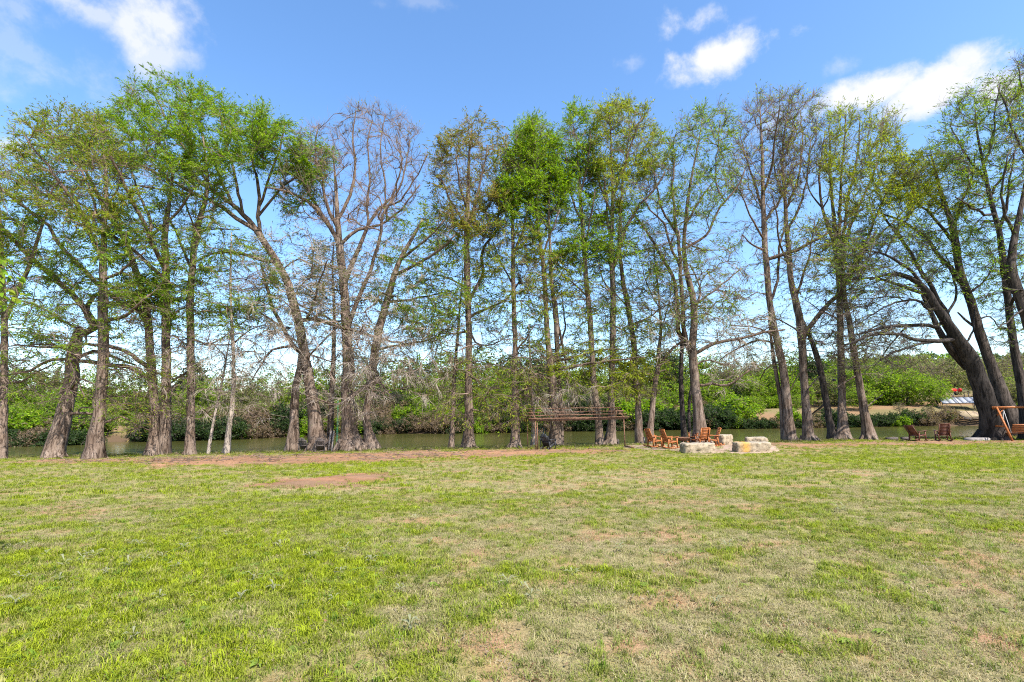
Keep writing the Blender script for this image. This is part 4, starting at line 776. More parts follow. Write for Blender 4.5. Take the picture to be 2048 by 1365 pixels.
tree('huge dark cypress arching left over the water beside the wooden swing frame',
     [[(1990, 880, 48), (1984, 850, 41), (1971, 800, 36), (1956, 755, 33), (1940, 715, 30), (1915, 678, 24), (1895, 648, 20), (1871, 610, 16), (1847, 576, 13), (1820, 556, 10), (1780, 548, 7), (1740, 560, 4)],
      [(1938, 735, 20), (1915, 712, 18), (1897, 692, 15), (1875, 655, 11), (1860, 620, 9), (1845, 590, 7)]],
     [([(1918, 680), (1900, 650), (1889, 620), (1865, 581), (1840, 540), (1815, 495), (1788, 460), (1765, 430)], 12, 4, 1), ([(1900, 655), (1869, 654), (1816, 650), (1770, 655), (1720, 668)], 10, 4, -1), ([(1897, 692), (1849, 682), (1790, 668), (1740, 672), (1690, 690)], 9, 3, -1.8), ([(1850, 580), (1796, 569), (1745, 557), (1700, 560)], 8, 3, .5), ([(1930, 700), (1945, 660), (1950, 620)], 5, 2), ([(1847, 576), (1815, 535), (1770, 510), (1730, 500)], 7, 3, -1), ([(1871, 610), (1830, 600), (1780, 610), (1730, 640)], 6, 2, -2), ([(1900, 650), (1910, 600), (1905, 550), (1890, 510)], 6, 2), ([(1816, 650), (1780, 690), (1760, 720)], 4, 1.5), ([(1849, 682), (1800, 700), (1750, 730)], 5, 2, -1)],
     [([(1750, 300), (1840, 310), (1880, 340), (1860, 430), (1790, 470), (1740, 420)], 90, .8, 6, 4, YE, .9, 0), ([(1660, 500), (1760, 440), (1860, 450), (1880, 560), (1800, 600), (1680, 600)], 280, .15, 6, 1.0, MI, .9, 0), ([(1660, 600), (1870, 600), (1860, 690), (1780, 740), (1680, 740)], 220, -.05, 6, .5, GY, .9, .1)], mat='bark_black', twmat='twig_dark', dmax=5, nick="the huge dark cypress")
tree('dark straight cypress rising behind the swing frame, yellow green top',
     [[(2032, 874, 46), (2025, 850, 36), (2007, 800, 28), (1987, 745, 21), (1966, 690, 18.5), (1951, 640, 18), (1936, 590, 16), (1921, 550, 15), (1911, 490, 14.5), (1901, 440, 12), (1886, 400, 9.5), (1872, 350, 7), (1862, 310, 4)]],
     [([(1926, 565), (1900, 535), (1881, 515), (1849, 473), (1800, 442), (1756, 424)], 11, 3, -1), ([(1905, 450), (1925, 400), (1945, 350), (1950, 310)], 7, 2), ([(1890, 410), (1860, 390), (1830, 360), (1800, 340)], 7, 2), ([(1950, 640), (1980, 635), (2000, 660)], 4, 1.5), ([(1911, 490), (1880, 450), (1850, 420), (1820, 400)], 7, 3), ([(1936, 590), (1970, 560), (1990, 520)], 5, 2), ([(1955, 655), (1930, 640), (1915, 625)], 6, 3)],
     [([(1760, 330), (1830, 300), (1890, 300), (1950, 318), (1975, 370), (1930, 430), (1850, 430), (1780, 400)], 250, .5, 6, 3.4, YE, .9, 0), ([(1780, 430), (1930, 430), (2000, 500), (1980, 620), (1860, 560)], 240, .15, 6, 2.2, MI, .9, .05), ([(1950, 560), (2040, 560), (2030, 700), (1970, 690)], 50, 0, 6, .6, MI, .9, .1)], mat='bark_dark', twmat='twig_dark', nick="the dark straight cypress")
tree('tall grey cypress at the far right behind the swing seat, sparse green top',
     [[(2056, 868, 28), (2050, 820, 20), (2042, 770, 17), (2034, 722, 16), (2022, 654, 14), (2014, 581, 13), (2006, 521, 12), (1998, 460, 10.5), (1980, 395, 8.5), (1967, 330, 6), (1955, 270, 4), (1950, 220, 2)]],
     [([(2016, 610), (2030, 590), (2045, 580)], 6, 4), ([(2000, 470), (2012, 420), (2020, 360), (2030, 300)], 7, 2), ([(1990, 430), (1970, 430), (1935, 410), (1910, 395)], 6, 2), ([(1975, 370), (1945, 330), (1920, 290), (1900, 250)], 6, 2), ([(1967, 330), (1985, 280), (1990, 220), (2000, 170)], 6, 2), ([(1980, 395), (2010, 340), (2040, 280)], 6, 2)],
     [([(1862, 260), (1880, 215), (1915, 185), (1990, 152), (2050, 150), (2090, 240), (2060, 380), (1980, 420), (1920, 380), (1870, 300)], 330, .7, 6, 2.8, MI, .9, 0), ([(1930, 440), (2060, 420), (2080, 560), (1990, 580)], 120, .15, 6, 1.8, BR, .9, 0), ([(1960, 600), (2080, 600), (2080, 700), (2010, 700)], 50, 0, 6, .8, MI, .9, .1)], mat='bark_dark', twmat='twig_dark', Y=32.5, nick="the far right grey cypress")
tree('cypress mostly beyond the right edge, twiggy branches reaching into the upper right corner',
     [[(2120, 866, 38), (2095, 780, 30), (2070, 690, 22), (2048, 618, 20), (2032, 575, 18), (2022, 530, 16), (2030, 470, 12), (2045, 400, 9), (2060, 320, 7), (2075, 230, 5), (2080, 150, 3)]],
     [([(2040, 600), (2025, 585), (2016, 560), (2018, 520)], 8, 4), ([(2030, 480), (2010, 430), (2005, 370), (2015, 310)], 7, 2), ([(2060, 330), (2030, 270), (2010, 210), (1995, 170)], 6, 2), ([(2070, 260), (2050, 190), (2035, 130)], 6, 2), ([(2048, 618), (2020, 640), (1990, 660)], 4, 1.5)],
     [([(1990, 210), (2010, 160), (2040, 92), (2140, 80), (2200, 200), (2160, 380), (2050, 400), (2010, 320)], 230, .8, 7, .9, OL, .9, 0), ([(2010, 420), (2180, 400), (2200, 560), (2060, 600)], 90, .2, 6, 1.4, MI, .9, 0)], mat='bark_dark', twmat='twig_dark', Y=31, nick="the right picture edge")
# ------------------------------------------------------------------ far bank: trees and brush, each kind built once and copied
def far_proto(name, label, cat, group, h, wd, pal, ntip, ntw, nlf, lsz, cb=0.25, flat=0.3, conic=0.0, tw='twig', mat='bark_dark', stems=1):
    root = empty(name, (0, 0, 0), label, cat, group); gw = Grow(4000)
    for s_ in range(stems):
        a = rng.random()*6.28; lean = rng.uniform(0.05, 0.25)*(1.6 if stems > 1 else 1)
        P = [np.array((0.1*math.cos(a)*s_, 0.1*math.sin(a)*s_, -0.3))]
        for k in range(1, 5): P.append(np.array((math.cos(a)*lean*h*k/4*0.5, math.sin(a)*lean*h*k/4*0.5, h*0.75*k/4))+rng.normal(0, 0.03*h, 3)*np.array((1, 1, 0)))
        P, r = smooth_line(P, np.linspace(0.022*h+0.03, 0.02, 5), 0.6)
        V, T, Q = limb_mesh(P, r, 6); add('trunk', mk_mesh('trunk', V, T, Q, None, True, M[mat]), root)
        gw.fixed(P, r, P[:, 2] > h*cb*0.5)
    u = unit(rng.normal(0, 1, (ntip, 3))); rr = rng.random(ntip)**0.45
    lump = 0.78+0.45*vnoise(u[:, 0]*2+u[:, 2], u[:, 1]*2, 0.8)
    T_ = u*(rr*lump)[:, None]; zz = (T_[:, 2]+1)/2; T_[:, :2] *= (1-conic*zz)[:, None]
    tips = np.stack([T_[:, 0]*wd/2, T_[:, 1]*wd/2, h*(cb+(1-cb)*np.clip(zz, 0, 1.05))], 1)
    gw.grow(tips, 0.9, 0.4, 0.7, 0.3, 0.2); gw.radii(0.014)
    Vb, Qb, Tb = [], [], []; k0 = gw.branch_mesh(None, Qb, Vb)
    S, Dd = [], []
    for (i, m, e) in gw.ch:
        k_ = rng.poisson(ntw)+1; q = rng.integers(m, e, k_); S.append(gw.P[q]); Dd.append(gw.D[q])
    S = np.vstack(S); Dd = np.vstack(Dd); n = len(S)
    Dt = unit(Dd*0.6+rng.normal(0, 0.6, (n, 3))); L = rng.uniform(0.4, 1.0, n)*min(1, h/5)
    V, T, Q, mid, tip = twigs(S, Dt, L, rng.uniform(0.008, 0.014, n)); Vb.append(V); Tb.append(T+k0); Qb.append(Q+k0)
    add('branches', mk_mesh('branches', np.vstack(Vb), np.vstack(Tb), np.vstack(Qb), None, True, M[tw]), root, 'stuff')
    if nlf:
        q = np.repeat(np.arange(n), rng.poisson(nlf*np.clip(0.3+1.4*vnoise(S[:, 0]+S[:, 1], S[:, 2], 1.6), .1, 2)))
        C = S[q]+(tip[q]-S[q])*rng.random((len(q), 1))+rng.normal(0, 0.10, (len(q), 3)); A = unit(Dt[q]+rng.normal(0, 0.8, (len(q), 3)))
        V, T, c = leaves(C, A, rng.uniform(.7, 1.3, len(q))*lsz, rng.uniform(.3, .45, len(q))*lsz, PAL[pal], flat, (0.75+0.5*rng.random(n))[q])
        add('foliage', mk_mesh('foliage', V, T, None, c, False, M['leaf']), root, 'stuff')
    return root, h
GF = 'trees and brush on the far bank'
KIND = {
 'lime': [far_proto('broadleaf_tree', 'rounded lime green spring tree across the river', 'tree', 'lime green trees across the river', 7, 6.2, 'lime', 150, 5, 4.2, .26, .06) for _ in range(2)],
 'green': [far_proto('broadleaf_tree', 'mid green leafy tree across the river', 'tree', 'mid green trees across the river', 8, 6.5, 'mid', 160, 5, 4.0, .27, .06) for _ in range(2)],
 'bright': [far_proto('broadleaf_tree', 'fresh bright green loose crowned tree across the river', 'tree', 'bright green trees across the river', 8, 6, 'bright', 130, 5, 3.2, .26, .06) for _ in range(2)],
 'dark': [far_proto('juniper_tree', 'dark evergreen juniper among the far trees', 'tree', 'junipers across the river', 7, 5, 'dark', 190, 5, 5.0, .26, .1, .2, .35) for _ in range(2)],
 'grey': [far_proto('bare_tree', 'grey twiggy tree still bare across the river', 'tree', 'bare grey trees across the river', 7.5, 6, 'grey', 200, 7, .9, .2, .2, .3, 0, 'twig', 'bark') for _ in range(2)],
 'olive': [far_proto('oak_tree', 'dull olive oak with small leaves across the river', 'tree', 'olive oaks across the river', 7.5, 7, 'grey', 180, 5, 4.0, .24, .06) for _ in range(2)],
 'btan': [far_proto('brush', 'tangled tan dry brush at the far waterline', 'shrub', 'dry brush at the far waterline', 2.6, 4.2, 'tan', 110, 7, 2.2, .16, .0, .3, 0, 'twig', 'bark', 3) for _ in range(2)],
 'bgreen': [far_proto('shrub', 'low leafy green shrub at the far waterline', 'shrub', 'green shrubs at the far waterline', 2.6, 3.6, 'bright', 90, 5, 4.5, .2, .0, .3, 0, 'twig', 'bark_dark', 3) for _ in range(2)],
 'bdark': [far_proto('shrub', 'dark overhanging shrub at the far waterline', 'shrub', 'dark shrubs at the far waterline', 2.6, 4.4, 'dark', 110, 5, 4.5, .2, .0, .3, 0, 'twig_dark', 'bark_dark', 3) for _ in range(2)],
}
used = set()
ROWW = {'lime': 'lime green tree', 'green': 'mid green tree', 'bright': 'fresh green tree', 'dark': 'dark juniper', 'grey': 'grey bare tree', 'olive': 'dull olive oak', 'btan': 'tan dry brush', 'bgreen': 'green leafy shrub', 'bdark': 'dark shrub'}
def where(px):
    nk, x = min(NEAR, key=lambda q: abs(q[1]-px)); d = px-x
    return ('behind ' if abs(d) < 9 else ('just right of ' if d < 30 else 'well right of ') if d > 0 else ('just left of ' if d > -30 else 'well left of '))+nk
seen_lab = {}
def plant(kind, px, ytop, Yd, wide=1.0, sink=0.0, height=None, row=''):
    if row not in ('broad ', 'tall skyline ') and 1890 < px < 1985: return None
    v = int(rng.integers(0, 2)); r, h = KIND[kind][v]
    x = (px-1024)/FPX*Yd*1.005; zb = float(ground(x, Yd))-sink
    H = height if height else max(1.2, U(px, ytop, Yd)[2]-zb); s = H/h
    o = r if (kind, v) not in used else copy_tree(r); used.add((kind, v))
    lab = (row+ROWW[kind]+' over the river, '+where(px)); o['label'] = lab; o.location = (x, Yd, zb); o.rotation_euler = (0, 0, rng.random()*6.28); o.scale = (s*wide, s*wide, s)
    return o
sx = (-150, 0, 200, 330, 500, 600, 700, 830, 1000, 1080, 1150, 1300, 1420, 1500, 1600, 1680, 1750, 1850, 1950, 2048, 2250)
sy = (730, 738, 752, 745, 750, 742, 730, 720, 712, 708, 718, 712, 708, 722, 722, 718, 712, 702, 712, 705, 690)
def fx(px): return float(far((px-1024)/FPX*78))
def pick(px, row):
    p = [('green', .24), ('bright', .2), ('olive', .2), ('lime', .12), ('grey', .12), ('dark', .12)]
    if px < 420: p = [('green', .3), ('bright', .22), ('olive', .16), ('lime', .14), ('dark', .18)]
    if 480 < px < 640 and row == 1: p = [('grey', .4), ('lime', .25), ('green', .2), ('olive', .15)]
    if 1650 < px < 1790: p = [('lime', .55), ('bright', .25), ('grey', .2)]
    if px > 1790: p = [('grey', .45), ('olive', .3), ('bright', .15), ('lime', .1)]
    k, q = zip(*p); q = np.array(q); return k[rng.choice(len(k), p=q/q.sum())]
# tall row at the skyline
px = -170.0
while px < 2240:
    px += rng.uniform(36, 62); Yd = fx(px)+rng.uniform(26, 40)
    plant(pick(px, 0), px, np.interp(px, sx, sy)-12+rng.uniform(-6, 24), Yd, 1.15, row='tall skyline ')
# middle row
px = -150.0
while px < 2240:
    px += rng.uniform(34, 58); right = 1440 < px < 1975
    Yd = fx(px)+(rng.uniform(19, 25) if right else rng.uniform(8, 15))
    plant(pick(px, 1), px, np.interp(px, sx, sy)+rng.uniform(30, 60)+(0 if right else 8), Yd, 1.25, row='mid height ')
# lower trees near the water, left and centre only
px = -140.0
while px < 1440:
    px += rng.uniform(44, 80); plant(pick(px, 1), px, rng.uniform(792, 815)+(12 if px < 600 else 0), fx(px)+rng.uniform(3.5, 6), 1.35, row='low ')
# brush on the waterline
px = -160.0
while px < 2200:
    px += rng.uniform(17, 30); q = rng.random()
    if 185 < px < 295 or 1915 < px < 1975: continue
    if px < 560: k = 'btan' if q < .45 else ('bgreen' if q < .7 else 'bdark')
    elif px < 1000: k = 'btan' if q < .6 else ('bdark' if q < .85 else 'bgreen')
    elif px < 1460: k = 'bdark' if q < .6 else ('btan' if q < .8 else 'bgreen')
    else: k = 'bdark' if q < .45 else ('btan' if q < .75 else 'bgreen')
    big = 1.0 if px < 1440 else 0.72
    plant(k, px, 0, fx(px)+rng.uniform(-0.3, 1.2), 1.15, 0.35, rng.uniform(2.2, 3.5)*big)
px = -150.0
while px < 1440:
    px += rng.uniform(30, 50); 
    if 190 < px < 285: continue
    plant(['btan', 'bgreen', 'bdark', 'btan', 'bgreen'][rng.integers(0, 5)], px, 0, fx(px)+rng.uniform(2.5, 7), 1.3, .2, rng.uniform(2.2, 4.2), row='second row ')
px = 1430.0
while px < 2200:
    px += rng.uniform(34, 60); plant(['btan', 'bgreen', 'grey', 'btan', 'bright'][rng.integers(0, 5)], px, 0, fx(px)+rng.uniform(4, 22), 1.3, .2, rng.uniform(1.2, 3.0), row='small upslope ')
for (px, yt, dd, kd, wd) in ((1660, 742, 24, 'lime', 1.5), (1745, 728, 20, 'lime', 1.5), (1800, 748, 17, 'lime', 1.6), (1862, 762, 14, 'lime', 1.3), (1715, 770, 14, 'lime', 1.4), (1545, 740, 22, 'lime', 1.3), (1430, 765, 10, 'lime', 1.4), (1480, 742, 24, 'lime', 1.3),
    (1884, 822, 1.0, 'lime', 1.3), (1840, 812, 4, 'grey', 1.2), (1785, 806, 7, 'grey', 1.3), (1005, 735, 16, 'lime', 1.4), (840, 815, 4, 'lime', 1.3), (890, 722, 22, 'bright', 1.3), (1180, 790, 6, 'lime', 1.5), (1070, 722, 18, 'dark', 1.3), (540, 805, 6, 'lime', 1.4), (400, 760, 14, 'lime', 1.3), (105, 778, 9, 'lime', 1.3), (330, 835, 2, 'bright', 1.4), (1420, 800, 6, 'bright', 1.4), (1560, 812, 5, 'bright', 1.0), (640, 790, 8, 'bright', 1.3), (2010, 760, 14, 'green', 1.4), (2060, 735, 16, 'bright', 1.4)):
    plant(kd, px, yt, fx(px)+dd, wd, row='broad ')

# wooded hill behind: one mass of distant crowns
hp = []
while len(hp) < 2200:
    x, y = rng.uniform(-330, 460), rng.uniform(118, 460)
    if abs(x) < y*1.35: hp.append((x, y))
hp = np.array(hp); hz = ground(hp[:, 0], hp[:, 1]); n = len(hp); per = 34
u = unit(rng.normal(0, 1, (n, per, 3))); u[:, :, 2] = np.abs(u[:, :, 2]); sc_ = rng.uniform(2.2, 4.2, n)
C = np.stack([hp[:, 0], hp[:, 1], hz+1.2], 1)[:, None, :]+u*(sc_[:, None]*rng.uniform(.6, 1.0, (n, per)))[:, :, None]*np.array((1, 1, .95))
pals = np.array([PAL['mid'][0], PAL['dark'][1], PAL['grey'][1], PAL['bright'][1], PAL['dark'][2], PAL['grey'][0]])[rng.integers(0, 6, n)]
V, T, c = leaves(C.reshape(-1, 3), unit(rng.normal(0, 1, (n*per, 3))), rng.uniform(.9, 1.7, n*per), rng.uniform(.35, .6, n*per), PAL['mid'], .2)
c = np.repeat(np.repeat(pals, per, 0)*rng.uniform(.7, 1.3, (n*per, 1)), 4, 0)
ho = add('distant_woods', mk_mesh('distant_woods', V, T, None, c, False, M['leaf'])); tag(ho, 'far wooded hillside of mixed green and grey trees', kind='stuff')

# objects on the far bank
Ys = fx(1925)+11
def fxz(px, y, Yd): return U(px, y, Yd)
a, b_ = fxz(1905, 807, Ys), fxz(1966, 806, Ys); up = 2.0
zg = float(ground((a[0]+b_[0])/2, Ys)); zt = a[2]
sh = empty('open_shelter', ((a[0]+b_[0])/2, Ys+1.5, zg), 'open shelter with a pale sheet metal roof on the far bank', 'shelter', None, -0.5)
W_ = b_[0]-a[0]; nsh = 6
for i in range(nsh):
    x0 = -W_/2+W_*i/nsh; x1_ = x0+W_/nsh-0.05
    mb = MB(); P = [(x0, -1.5, zt-zg), (x1_, -1.5, zt-zg), (x1_, 1.9, zt-zg+0.95), (x0, 1.9, zt-zg+0.95)]
    mb.hexa([(p[0], p[1], p[2]) for p in P]+[(p[0], p[1], p[2]+.05) for p in P]); mb.build('roof_sheet', M['roofmetal'], sh)
for (x, y, e) in ((-W_*.40, -1.3, 0), (W_*.30, -1.3, 0), (-W_*.40, 1.7, .83), (W_*.40, 1.7, .83)):
    mb = MB(); mb.tube([(x, y, -.4), (x, y, zt-zg-.01+e+.05)], .06, 6); mb.build('post', M['darkwood'], sh)
for y, e in ((-1.3, .0), (1.7, .83)):
    mb = MB(); mb.bar((-W_/2, y, zt-zg-.06+e), (W_/2, y, zt-zg-.06+e), .08, .1); mb.build('beam', M['greywood'], sh)
Yd = fx(1945)+1.6; c0 = fxz(1945, 838, Yd); zg = float(ground(c0[0], Yd))
dk = empty('wooden_landing', (c0[0], Yd, zg), 'pale wooden landing with steps and a rail at the far waterline', 'landing')
for i in range(7):
    mb = MB(); mb.box((0, -1.2+i*.42, .35+i*.16), (4.4-.18*i, .40, .06)); mb.build('plank', M['palewood'], dk)
for s_ in (-1, 1):
    mb = MB(); mb.bar((s_*1.5, -1.4, .15), (s_*1.5, 1.5, 1.2), .1, .22); mb.build('stringer', M['greywood'], dk)
for x in (-.2, .9, 2.0):
    mb = MB(); mb.box((x, -1.45, .3), (.09, .09, 2.0)); mb.build('rail_post', M['palewood'], dk)
mb = MB(); mb.bar((-.3, -1.45, 1.3), (2.3, -1.45, 1.3), .06, .12); mb.build('hand_rail', M['palewood'], dk)
mb = MB(); mb.bar((-.3, -1.45, .75), (2.3, -1.45, .75), .05, .10); mb.build('hand_rail', M['palewood'], dk)
Yd = fx(1915)+27; c0 = fxz(1916, 784, Yd); zg = float(ground(c0[0], Yd))
rk = empty('boat_rack', (c0[0], Yd, zg), 'low timber rack holding red boats up the far slope', 'rack')
zr = c0[2]-zg
for x in (-1.4, 1.6):
    for y in (-.5, .5):
        mb = MB(); mb.box((x, y, zr/2-.3), (.1, .1, zr+.5)); mb.build('leg', M['greywood'], rk)
    mb = MB(); mb.box((x, 0, zr-.05), (.12, 1.6, .1)); mb.build('crossbar', M['greywood'], rk)
def boat(px, dy, ln, lab, rz):
    o = empty('red_kayak', (U(px, 784, Yd)[0], Yd+dy, c0[2]), lab, 'kayak', 'red kayaks on the far slope', rz)
    k = 11; P = np.stack([np.linspace(-ln/2, ln/2, k), np.zeros(k), .32+.12*np.linspace(-1, 1, k)**2], 1); r = .36*np.sqrt(np.clip(1-np.linspace(-1, 1, k)**2, .015, 1))+.03
    mb = MB(); mb.tube(P, r, 10); mb.build('hull', M['red'], o, smooth=True)
    th = np.linspace(0, 6.283, 13)[:-1]; mb = MB(); mb.tube(np.stack([.4*np.cos(np.append(th, 6.283)), .22*np.sin(np.append(th, 6.283)), np.full(13, .66)], 1), .04, 5); mb.build('cockpit_rim', M['cable'], o)
    return o
boat(1905, -.3, 2.2, 'smaller red kayak at the left of the far rack', .5); boat(1921, .2, 2.7, 'larger bright red kayak, middle of the far rack', 1.0)
# ------------------------------------------------------------------ things on the near bank
def chair(name, label, cat, group, loc, rz, wood, recline=0.36, rocker=True):
    """slatted wooden armchair on rockers, facing local +Y"""
    t_ = empty(name, loc, label, cat, group, rz); w2 = .30; sb = math.sin(recline); cb = math.cos(recline)
    for i in range(5):
        y = .27-.12*i; mb = MB(); mb.box((0, y, .42-.018*i), (.54, .105, .022)); mb.build('slat', M[wood], t_)
    bk = MB()
    for s_ in (-1, 1): bk.bar((s_*w2*.86, -.22, .33), (s_*w2*.86, -.22-sb*.78, .33+cb*.78), .035, .06, (1, 0, 0))
    bk = bk.build('backrest', M[wood], t_)
    for i in range(8):
        u = .08+.095*i; c = np.array((0, -.22-sb*u+.03, .36+cb*u)); dv = np.array((0, -sb, cb))*.042
        mb = MB(); mb.bar(c-dv, c+dv, .47 if i < 7 else .56, .02, (0, 1, 0)); mb.build('slat', M[wood], bk)
    for s_ in (-1, 1):
        mb = MB(); mb.bar((s_*(w2+.02), -.36, .61), (s_*(w2+.02), .36, .66), .09, .028); mb.build('arm', M[wood], t_)
        mb = MB(); mb.bar((s_*w2, .27, .07), (s_*w2, .27, .635), .045, .075, (0, 1, 0)); mb.build('leg', M[wood], t_)
        mb = MB(); mb.bar((s_*w2, -.30, .07), (s_*w2, -.22, .60), .045, .075, (0, 1, 0)); mb.build('leg', M[wood], t_)
        mb = MB(); mb.bar((s_*(w2-.005), -.3, .33), (s_*(w2-.005), .3, .395), .035, .075); mb.build('side_rail', M[wood], t_)
        if rocker:
            y = np.linspace(-.62, .48, 10); z = .035+.28*(y+.02)**2
            mb = MB(); [mb.bar((s_*w2, y[k], z[k]), (s_*w2, y[k+1]+.01, z[k+1]), .04, .06) for k in range(9)]; mb.build('rocker', M[wood], t_)
    mb = MB(); mb.bar((-w2, .27, .22), (w2, .27, .22), .03, .05); mb.build('stretcher', M[wood], t_)
    return t_
def adirondack(name, label, loc, rz, wood, s=1.0):
    t_ = empty(name, loc, label, 'chair', None, rz); t_.scale = (s, s, s)
    for i in range(5):
        mb = MB(); mb.box((0, .38-.11*i, .36-.035*i), (.54, .10, .022)); mb.build('slat', M[wood], t_)
    for i in range(5):
        x = -.2+.1*i; h = .78-.10*abs(i-2)**1.5/1.6; mb = MB()
        p = np.array((x*.9, -.12, .18)); q = np.array((x*1.25, -.12-.36*h/.78, .18+h)); mb.bar(p, q, .095, .022, (0, 1, 0)); mb.build('slat', M[wood], t_)
    for z, y in ((.42, -.26), (.72, -.40)):
        mb = MB(); mb.box((0, y, z), (.5, .025, .06)); mb.build('back_rail', M[wood], t_)
    for s_ in (-1, 1):
        mb = MB(); mb.bar((s_*.33, -.34, .56), (s_*.33, .42, .58), .14, .025); mb.build('arm', M[wood], t_)
        mb = MB(); mb.bar((s_*.29, .36, 0), (s_*.29, .36, .56), .03, .10, (0, 1, 0)); mb.build('leg', M[wood], t_)
        mb = MB(); mb.bar((s_*.26, .40, .33), (s_*.26, -.42, .02), .03, .11); mb.build('leg', M[wood], t_)
        mb = MB(); mb.bar((s_*.30, -.28, 0), (s_*.30, -.30, .55), .03, .06, (0, 1, 0)); mb.build('brace', M[wood], t_)
    return t_
def on(px, py):
    p = G(px, py); return p
# patio of pale flagstones round the fire bowl
PAT = [G(*p)[:2] for p in ((1250, 894), (1290, 900), (1350, 905), (1440, 908), (1548, 905), (1562, 894), (1500, 887), (1390, 886), (1290, 887))]
M['patio'] = pmat('pale_flagstone', (0.27, 0.19, 0.145), .85, .35, 1.5, bump=.4, bscale=9)
PP = np.array(PAT); pc = PP.mean(0); nr = 8; NA = 48
th = np.linspace(0, 2*math.pi, NA, endpoint=False); edge = []
for a in th:
    dv = np.array((math.cos(a), math.sin(a))); lo, hi = 0, 14
    for _ in range(26):
        m_ = (lo+hi)/2
        if inpoly(np.array([pc[0]+dv[0]*m_]), np.array([pc[1]+dv[1]*m_]), PAT)[0]: lo = m_
        else: hi = m_
    edge.append(lo*(1+.05*math.sin(a*7)))
V, Q = [], []
for i in range(nr+2):
    f = min(i, nr)/nr
    for j, a in enumerate(th):
        x, y = pc[0]+math.cos(a)*edge[j]*f, pc[1]+math.sin(a)*edge[j]*f
        V.append((x, y, float(ground(x, y))+(.035 if i <= nr else -.1)))
for i in range(nr+1):
    for j in range(NA): Q.append((i*NA+j, (i+1)*NA+j, (i+1)*NA+(j+1) % NA, i*NA+(j+1) % NA))
po = add('patio', mk_mesh('patio', np.array(V), None, Q, None, False, M['patio'])); tag(po, 'low pale pinkish stone patio under the rocking chairs', kind='structure')
def onp(px, py): p = G(px, py); p[2] += .035; return p
RG = 'orange rocking chairs round the fire bowl'
for (px, py, rz, lab) in ((1310, 896, -72, 'orange wooden rocking chair facing right, outermost on the left of the fire bowl'),
                          (1312, 888, -150, 'orange rocking chair half hidden behind the leftmost one, slatted back turned to the camera'),
                          (1341, 898.5, -78, 'orange rocking chair facing right, nearest to the camera on the patio edge'),
                          (1392, 888, 128, 'orange rocking chair turned left in front of the big grey trunk'),
                          (1406, 894, 6, 'orange rocking chair seen square from behind, just behind the front stone block'),
                          (1425, 894, 84, 'orange rocking chair in side view facing left, between front block and square stone')):
    chair('rocking_chair', lab, 'rocking chair', RG, onp(px, py), R(rz), 'redwood')
fb = empty('fire_bowl', onp(1365, 889), 'round rusty brown fire bowl among the rocking chairs', 'fire bowl')
mb = MB(); mb.lathe([(.02, .16), (.2, .17), (.36, .26), (.45, .40), (.48, .41), (.46, .36), (.36, .28), (.02, .22)], 22); mb.build('bowl', M['rust'], fb, smooth=True)
for a in (0.4, 2.5, 4.6):
    mb = MB(); mb.bar((.3*math.cos(a), .3*math.sin(a), .26), (.36*math.cos(a), .36*math.sin(a), 0), .04, .04, (1, 0, 0)); mb.build('leg', M['rust'], fb)
# limestone blocks
def stone_mat(name, ochre):
    m = pmat(name, (0.50, 0.43, 0.34), .9, .0, 3.0, bump=1.0, bscale=7.0); t = NT.__new__(NT); t.nt = m.node_tree
    bs_ = next(n for n in m.node_tree.nodes if n.type == 'BSDF_PRINCIPLED')
    tcn = t.n('ShaderNodeTexCoord'); f = t.noise(tcn.outputs['Object'], 5.0, 6, .75); g = t.noise(tcn.outputs['Object'], 1.4, 3, .5)
    c = t.ramp(f, [(.32, (.075, .055, .035)), (.44, (.23, .18, .12)), (.68, (.37, .30, .21))])
    ge = t.n('ShaderNodeNewGeometry'); sp = t.n('ShaderNodeSeparateXYZ'); t.link(ge.outputs['Normal'], sp.inputs[0])
    top_grey = t.math('MULTIPLY', t.math('SUBTRACT', sp.outputs[2], .35, clamp=True), t.ramp(g, [(.3, .5), (.7, 1.3)]), clamp=True)  # blends upward facing surfaces towards grey, varied by noise
    c = t.mix(top_grey, c, (.24, .225, .20))
    if ochre:
        po_ = t.n('ShaderNodeSeparateXYZ'); t.link(tcn.outputs['Object'], po_.inputs[0])
        d = t.math('ABSOLUTE', t.math('ADD', po_.outputs[0], .42)); k = t.math('SUBTRACT', 1.0, t.math('MULTIPLY', d, 2.6)); k = t.math('ADD', k, t.math('MULTIPLY', t.math('SUBTRACT', f, .5), 2.5), clamp=True)
        c = t.mix(t.math('MULTIPLY', k, .9), c, (.42, .22, .04))
    t.link(c, bs_.inputs['Base Color']); return m
